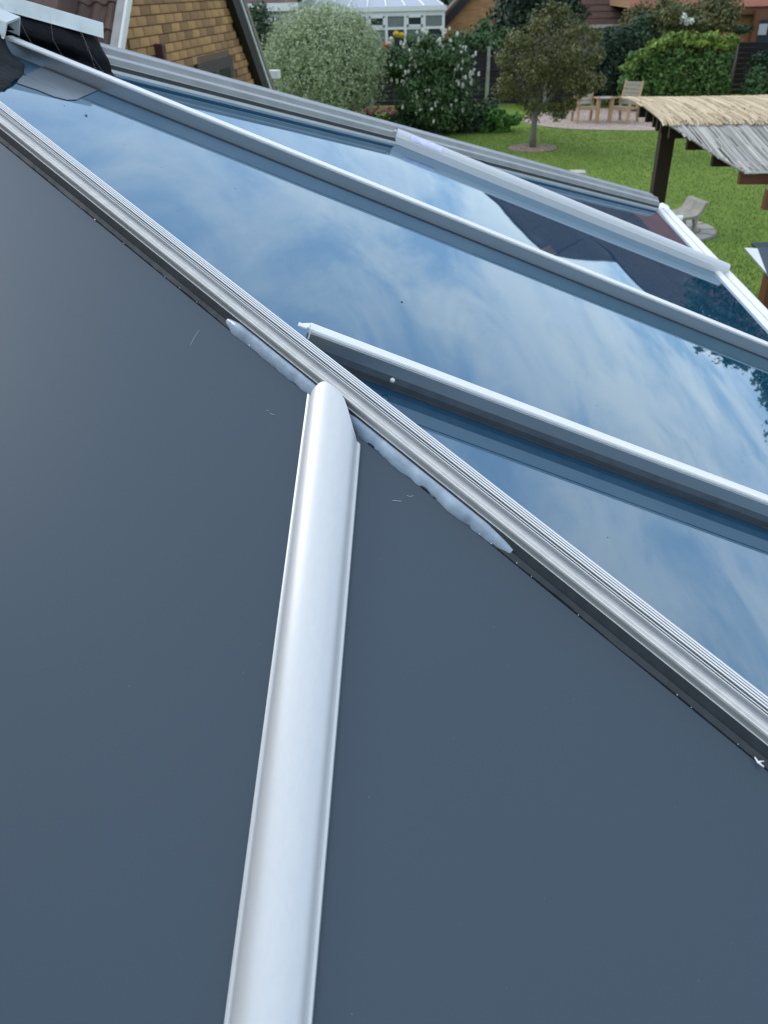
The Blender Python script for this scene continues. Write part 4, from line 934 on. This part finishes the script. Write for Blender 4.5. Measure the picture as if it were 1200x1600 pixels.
# ------------------------------------------------------------------ stone bench and slab seat
bn = empty('curved_bench', (3.98, 14.05, .035), 'grey weathered scroll backed bench on the round paving', 'bench')
prof = [(-.27, .40), (-.22, .42), (-.10, .425), (.0, .43), (.07, .46), (.12, .53), (.155, .62), (.185, .70), (.22, .735)]
th_ = .05; prof = [(x_*.85, z_*.64) for x_, z_ in prof]; P = prof+[(x_+th_*.5, z_-th_*.9) if i < 4 else (x_+th_, z_-th_*.15) for i, (x_, z_) in reversed(list(enumerate(prof)))]
Bu = Vector((.95, .30, 0)).normalized(); Bd = Vector((-.30, .95, 0)).normalized()
bc = Vector((3.80, 13.60, .035))
sweep('seat', P, bc-Bd*.26, bc+Bd*.26, Bu, E_up, stone_m, bn)
for s in (-.22, .22):
    sweep('leg', [(-.20, 0), (-.13, 0), (-.09, .12), (-.13, .235), (-.20, .235), (-.18, .12)], bc+Bd*(s-.035), bc+Bd*(s+.035), Bu, E_up, stone_m, bn)
    sweep('leg', [(.03, 0), (.11, 0), (.08, .12), (.09, .275), (.01, .245), (.05, .12)], bc+Bd*(s-.035), bc+Bd*(s+.035), Bu, E_up, stone_m, bn)
ss = empty('stone_seat', (2.35, 15.2, 0), 'small pale stone seat showing just over the far hip bar', 'seat')
box('seat', (2.30, 15.2, .62), (.26, .26, .06), mat('pale_stone', (.5, .47, .38), .9, var=.5), ss, bev=.01)
box('pedestal', (2.30, 15.2, .295), (.16, .16, .58), stone_m, ss)
st_ = box('stepping_stone', (3.35, 9.4, .03), (.36, .30, .06), stone_m, None, bev=.02); tag(st_, 'pale stone on the lawn beside the near pergola post', 'stone')

# ------------------------------------------------------------------ pergola with reed matting
pg_ = empty('pergola', (2.9, 7.6, 0), 'dark timber pergola roofed with straw and grey reed matting, at right', 'pergola')
box('post', (2.06, 8.42, 1.14), (.13, .13, 2.28), post_wood, pg_)
box('post', (2.56, 6.42, 1.03), (.13, .13, 2.06), timber, pg_)
box('post', (5.6, 8.42, 1.14), (.13, .13, 2.28), post_wood, pg_); box('post', (5.6, 6.42, 1.03), (.13, .13, 2.06), timber, pg_)
beam('header', (1.95, 8.42, 2.31), (5.8, 8.42, 2.31), .07, .12, post_wood, pg_)
beam('header', (2.35, 6.42, 2.06), (5.8, 6.42, 2.06), .06, .14, timber, pg_)
for k in range(9):   # joist ends stepping along the left edge
    y_ = 9.15-.33*k; z_ = 2.38 if y_ > 7.5 else 2.34-.22*((7.5-y_)/1.0)
    xl = 1.93 if y_ > 7.6 else 1.97+.42*((7.6-y_)/1.05)
    box('joist', ((xl+5.7)/2, y_, z_-.06), (5.7-xl, .055, .10), post_wood if k < 7 else timber, pg_)
def matz(x, y):
    if y > 7.5: return 2.42+.03*math.sin((y-7.5)/1.8*math.pi)+.012*noise.noise(Vector((x*1.5, y, 0)))
    t = (7.5-y); return 2.415-.30*t**1.25+.018*noise.noise(Vector((x*1.3, y*1.2, 4)))-.03*math.sin(min(1, t/.9)*math.pi)
def reedmat(name, x0f, xe, ya, yb, pitch_, rr_, mt, seed, dz=0, skew=0):
    g = random.Random(seed); V, F = [], []
    n = int((xe-1.7)/pitch_)
    for i in range(n):
        x = 1.7+i*pitch_; x = x+g.uniform(-.002, .002)
        ys = yb+g.uniform(-.025, .025); y = ya+g.uniform(-.02, .012)
        while y > ys+.02:
            L_ = g.uniform(.3, 1.1); y2 = max(ys, y-L_)
            k = 5; pts = []; xo = x+g.uniform(-.004, .004); sk = g.gauss(0, .014)
            for q in range(k+1):
                yy = y+(y2-y)*q/k; xx = xo+sk*q/k+skew*(ya-yy)
                pts.append(Vector((xx, yy, matz(xx, yy)+dz+g.uniform(-.0015, .0015)+rr_)))
            pts = [p for p in pts if p.x > x0f(p.y)]; k = len(pts)-1
            if k >= 1:
                r0 = rr_*g.choice((.5, .6, .75, .9, 1.05, 1.3)); n0 = len(V)
                for p in pts:
                    V += [p+Vector((-r0, 0, -r0*.6)), p+Vector((-r0*.5, 0, r0*.7)), p+Vector((r0*.5, 0, r0*.7)), p+Vector((r0, 0, -r0*.6))]
                for q in range(k):
                    for e in range(3): a = n0+q*4+e; F.append((a, a+1, a+5, a+4))
                F.append((n0, n0+1, n0+2, n0+3))
            y = y2-.004
    return mesh(name, V, F, mt, pg_, kind='stuff', fix=False)
reedmat('straw_mat', lambda y: 1.755+.03*noise.noise(Vector((y*9, 0, 0)))+.02*(9.3-y), 6.0, 9.28, 7.46, .0105, .0065, reed, 1, .012)
reedmat('grey_mat', lambda y: 1.83+(0 if y > 7.5 else .44*((7.5-y)/.75)**1.15)+.02*noise.noise(Vector((y*12, 0, 0))), 6.0, 7.6, 6.72, .0098, .0066, reed_g, 2, 0, .22)
V, F = [], []
for (xa, ya, xb, yb, q) in ((1.765, 9.25, 1.82, 7.5, 0), (1.84, 7.5, 2.27, 6.74, 1), (2.27, 6.72, 6, 6.70, 1)):
    pts = [Vector((xa+(xb-xa)*i/14, ya+(yb-ya)*i/14, matz(xa+(xb-xa)*i/14, ya+(yb-ya)*i/14)+.006)) for i in range(15)]; v, f = tube(pts, .009, 5); V, F = join((V, F), (v, f))
mesh('mat_edging', V, F, reed_g, pg_)
# dark under-sheet carried by the joists so that the lawn does not show through the reeds
V, F = [], []; nx, ny = 12, 22
for j in range(ny):
    y_ = 9.24-(9.24-6.74)*j/(ny-1); xl = 1.80 if y_ > 7.5 else 1.86+.44*((7.5-y_)/.75)
    for i in range(nx): x_ = xl+(5.95-xl)*i/(nx-1); V.append(Vector((x_, y_, matz(x_, y_)-.002)))
for j in range(ny-1):
    for i in range(nx-1): a = j*nx+i; F.append((a, a+1, a+nx+1, a+nx))
mesh('backing_mesh', V, F, mat('backing', (.10, .08, .06), .9), pg_)

# offcut of roof panel on a trestle by the near post
oc = empty('panel_offcut', (2.6, 5.75, 0), 'dark slate panel offcut with a white edge beside the near pergola post', 'panel')
def PY(px, py, Y):
    v = fw*1260+rt2*(px-600)-up2*(py-800); t = Y/v.y; return CAM+v*t
q = [PY(1174, 379, 6.05), PY(1260, 377, 6.25), PY(1275, 470, 5.6), PY(1199, 432, 5.62), PY(1184, 388, 5.85)]
V = q+[p-Vector((0, 0, .02)) for p in q]; n = 5
mesh('panel_face', V, [tuple(range(n)), tuple(range(n, 2*n))]+[(i, (i+1) % n, n+(i+1) % n, n+i) for i in range(n)], slate, oc)
q = [PY(1163, 387, 5.83), PY(1183.5, 388, 5.84), PY(1198, 427, 5.61)]; V = q+[p-Vector((-.01, -.01, .02)) for p in q]; n = 3
mesh('white_edge', V, [(0, 1, 2), (3, 4, 5), (0, 1, 4, 3), (1, 2, 5, 4), (2, 0, 3, 5)], upvc, oc)
zt0 = PY(1210, 420, 5.9).z-.06
for x_, y_ in ((2.62, 6.0), (2.95, 6.1), (2.62, 5.7), (2.95, 5.7)): box('leg', (x_+.08, y_, zt0/2-.02), (.04, .04, zt0), post_wood, oc)
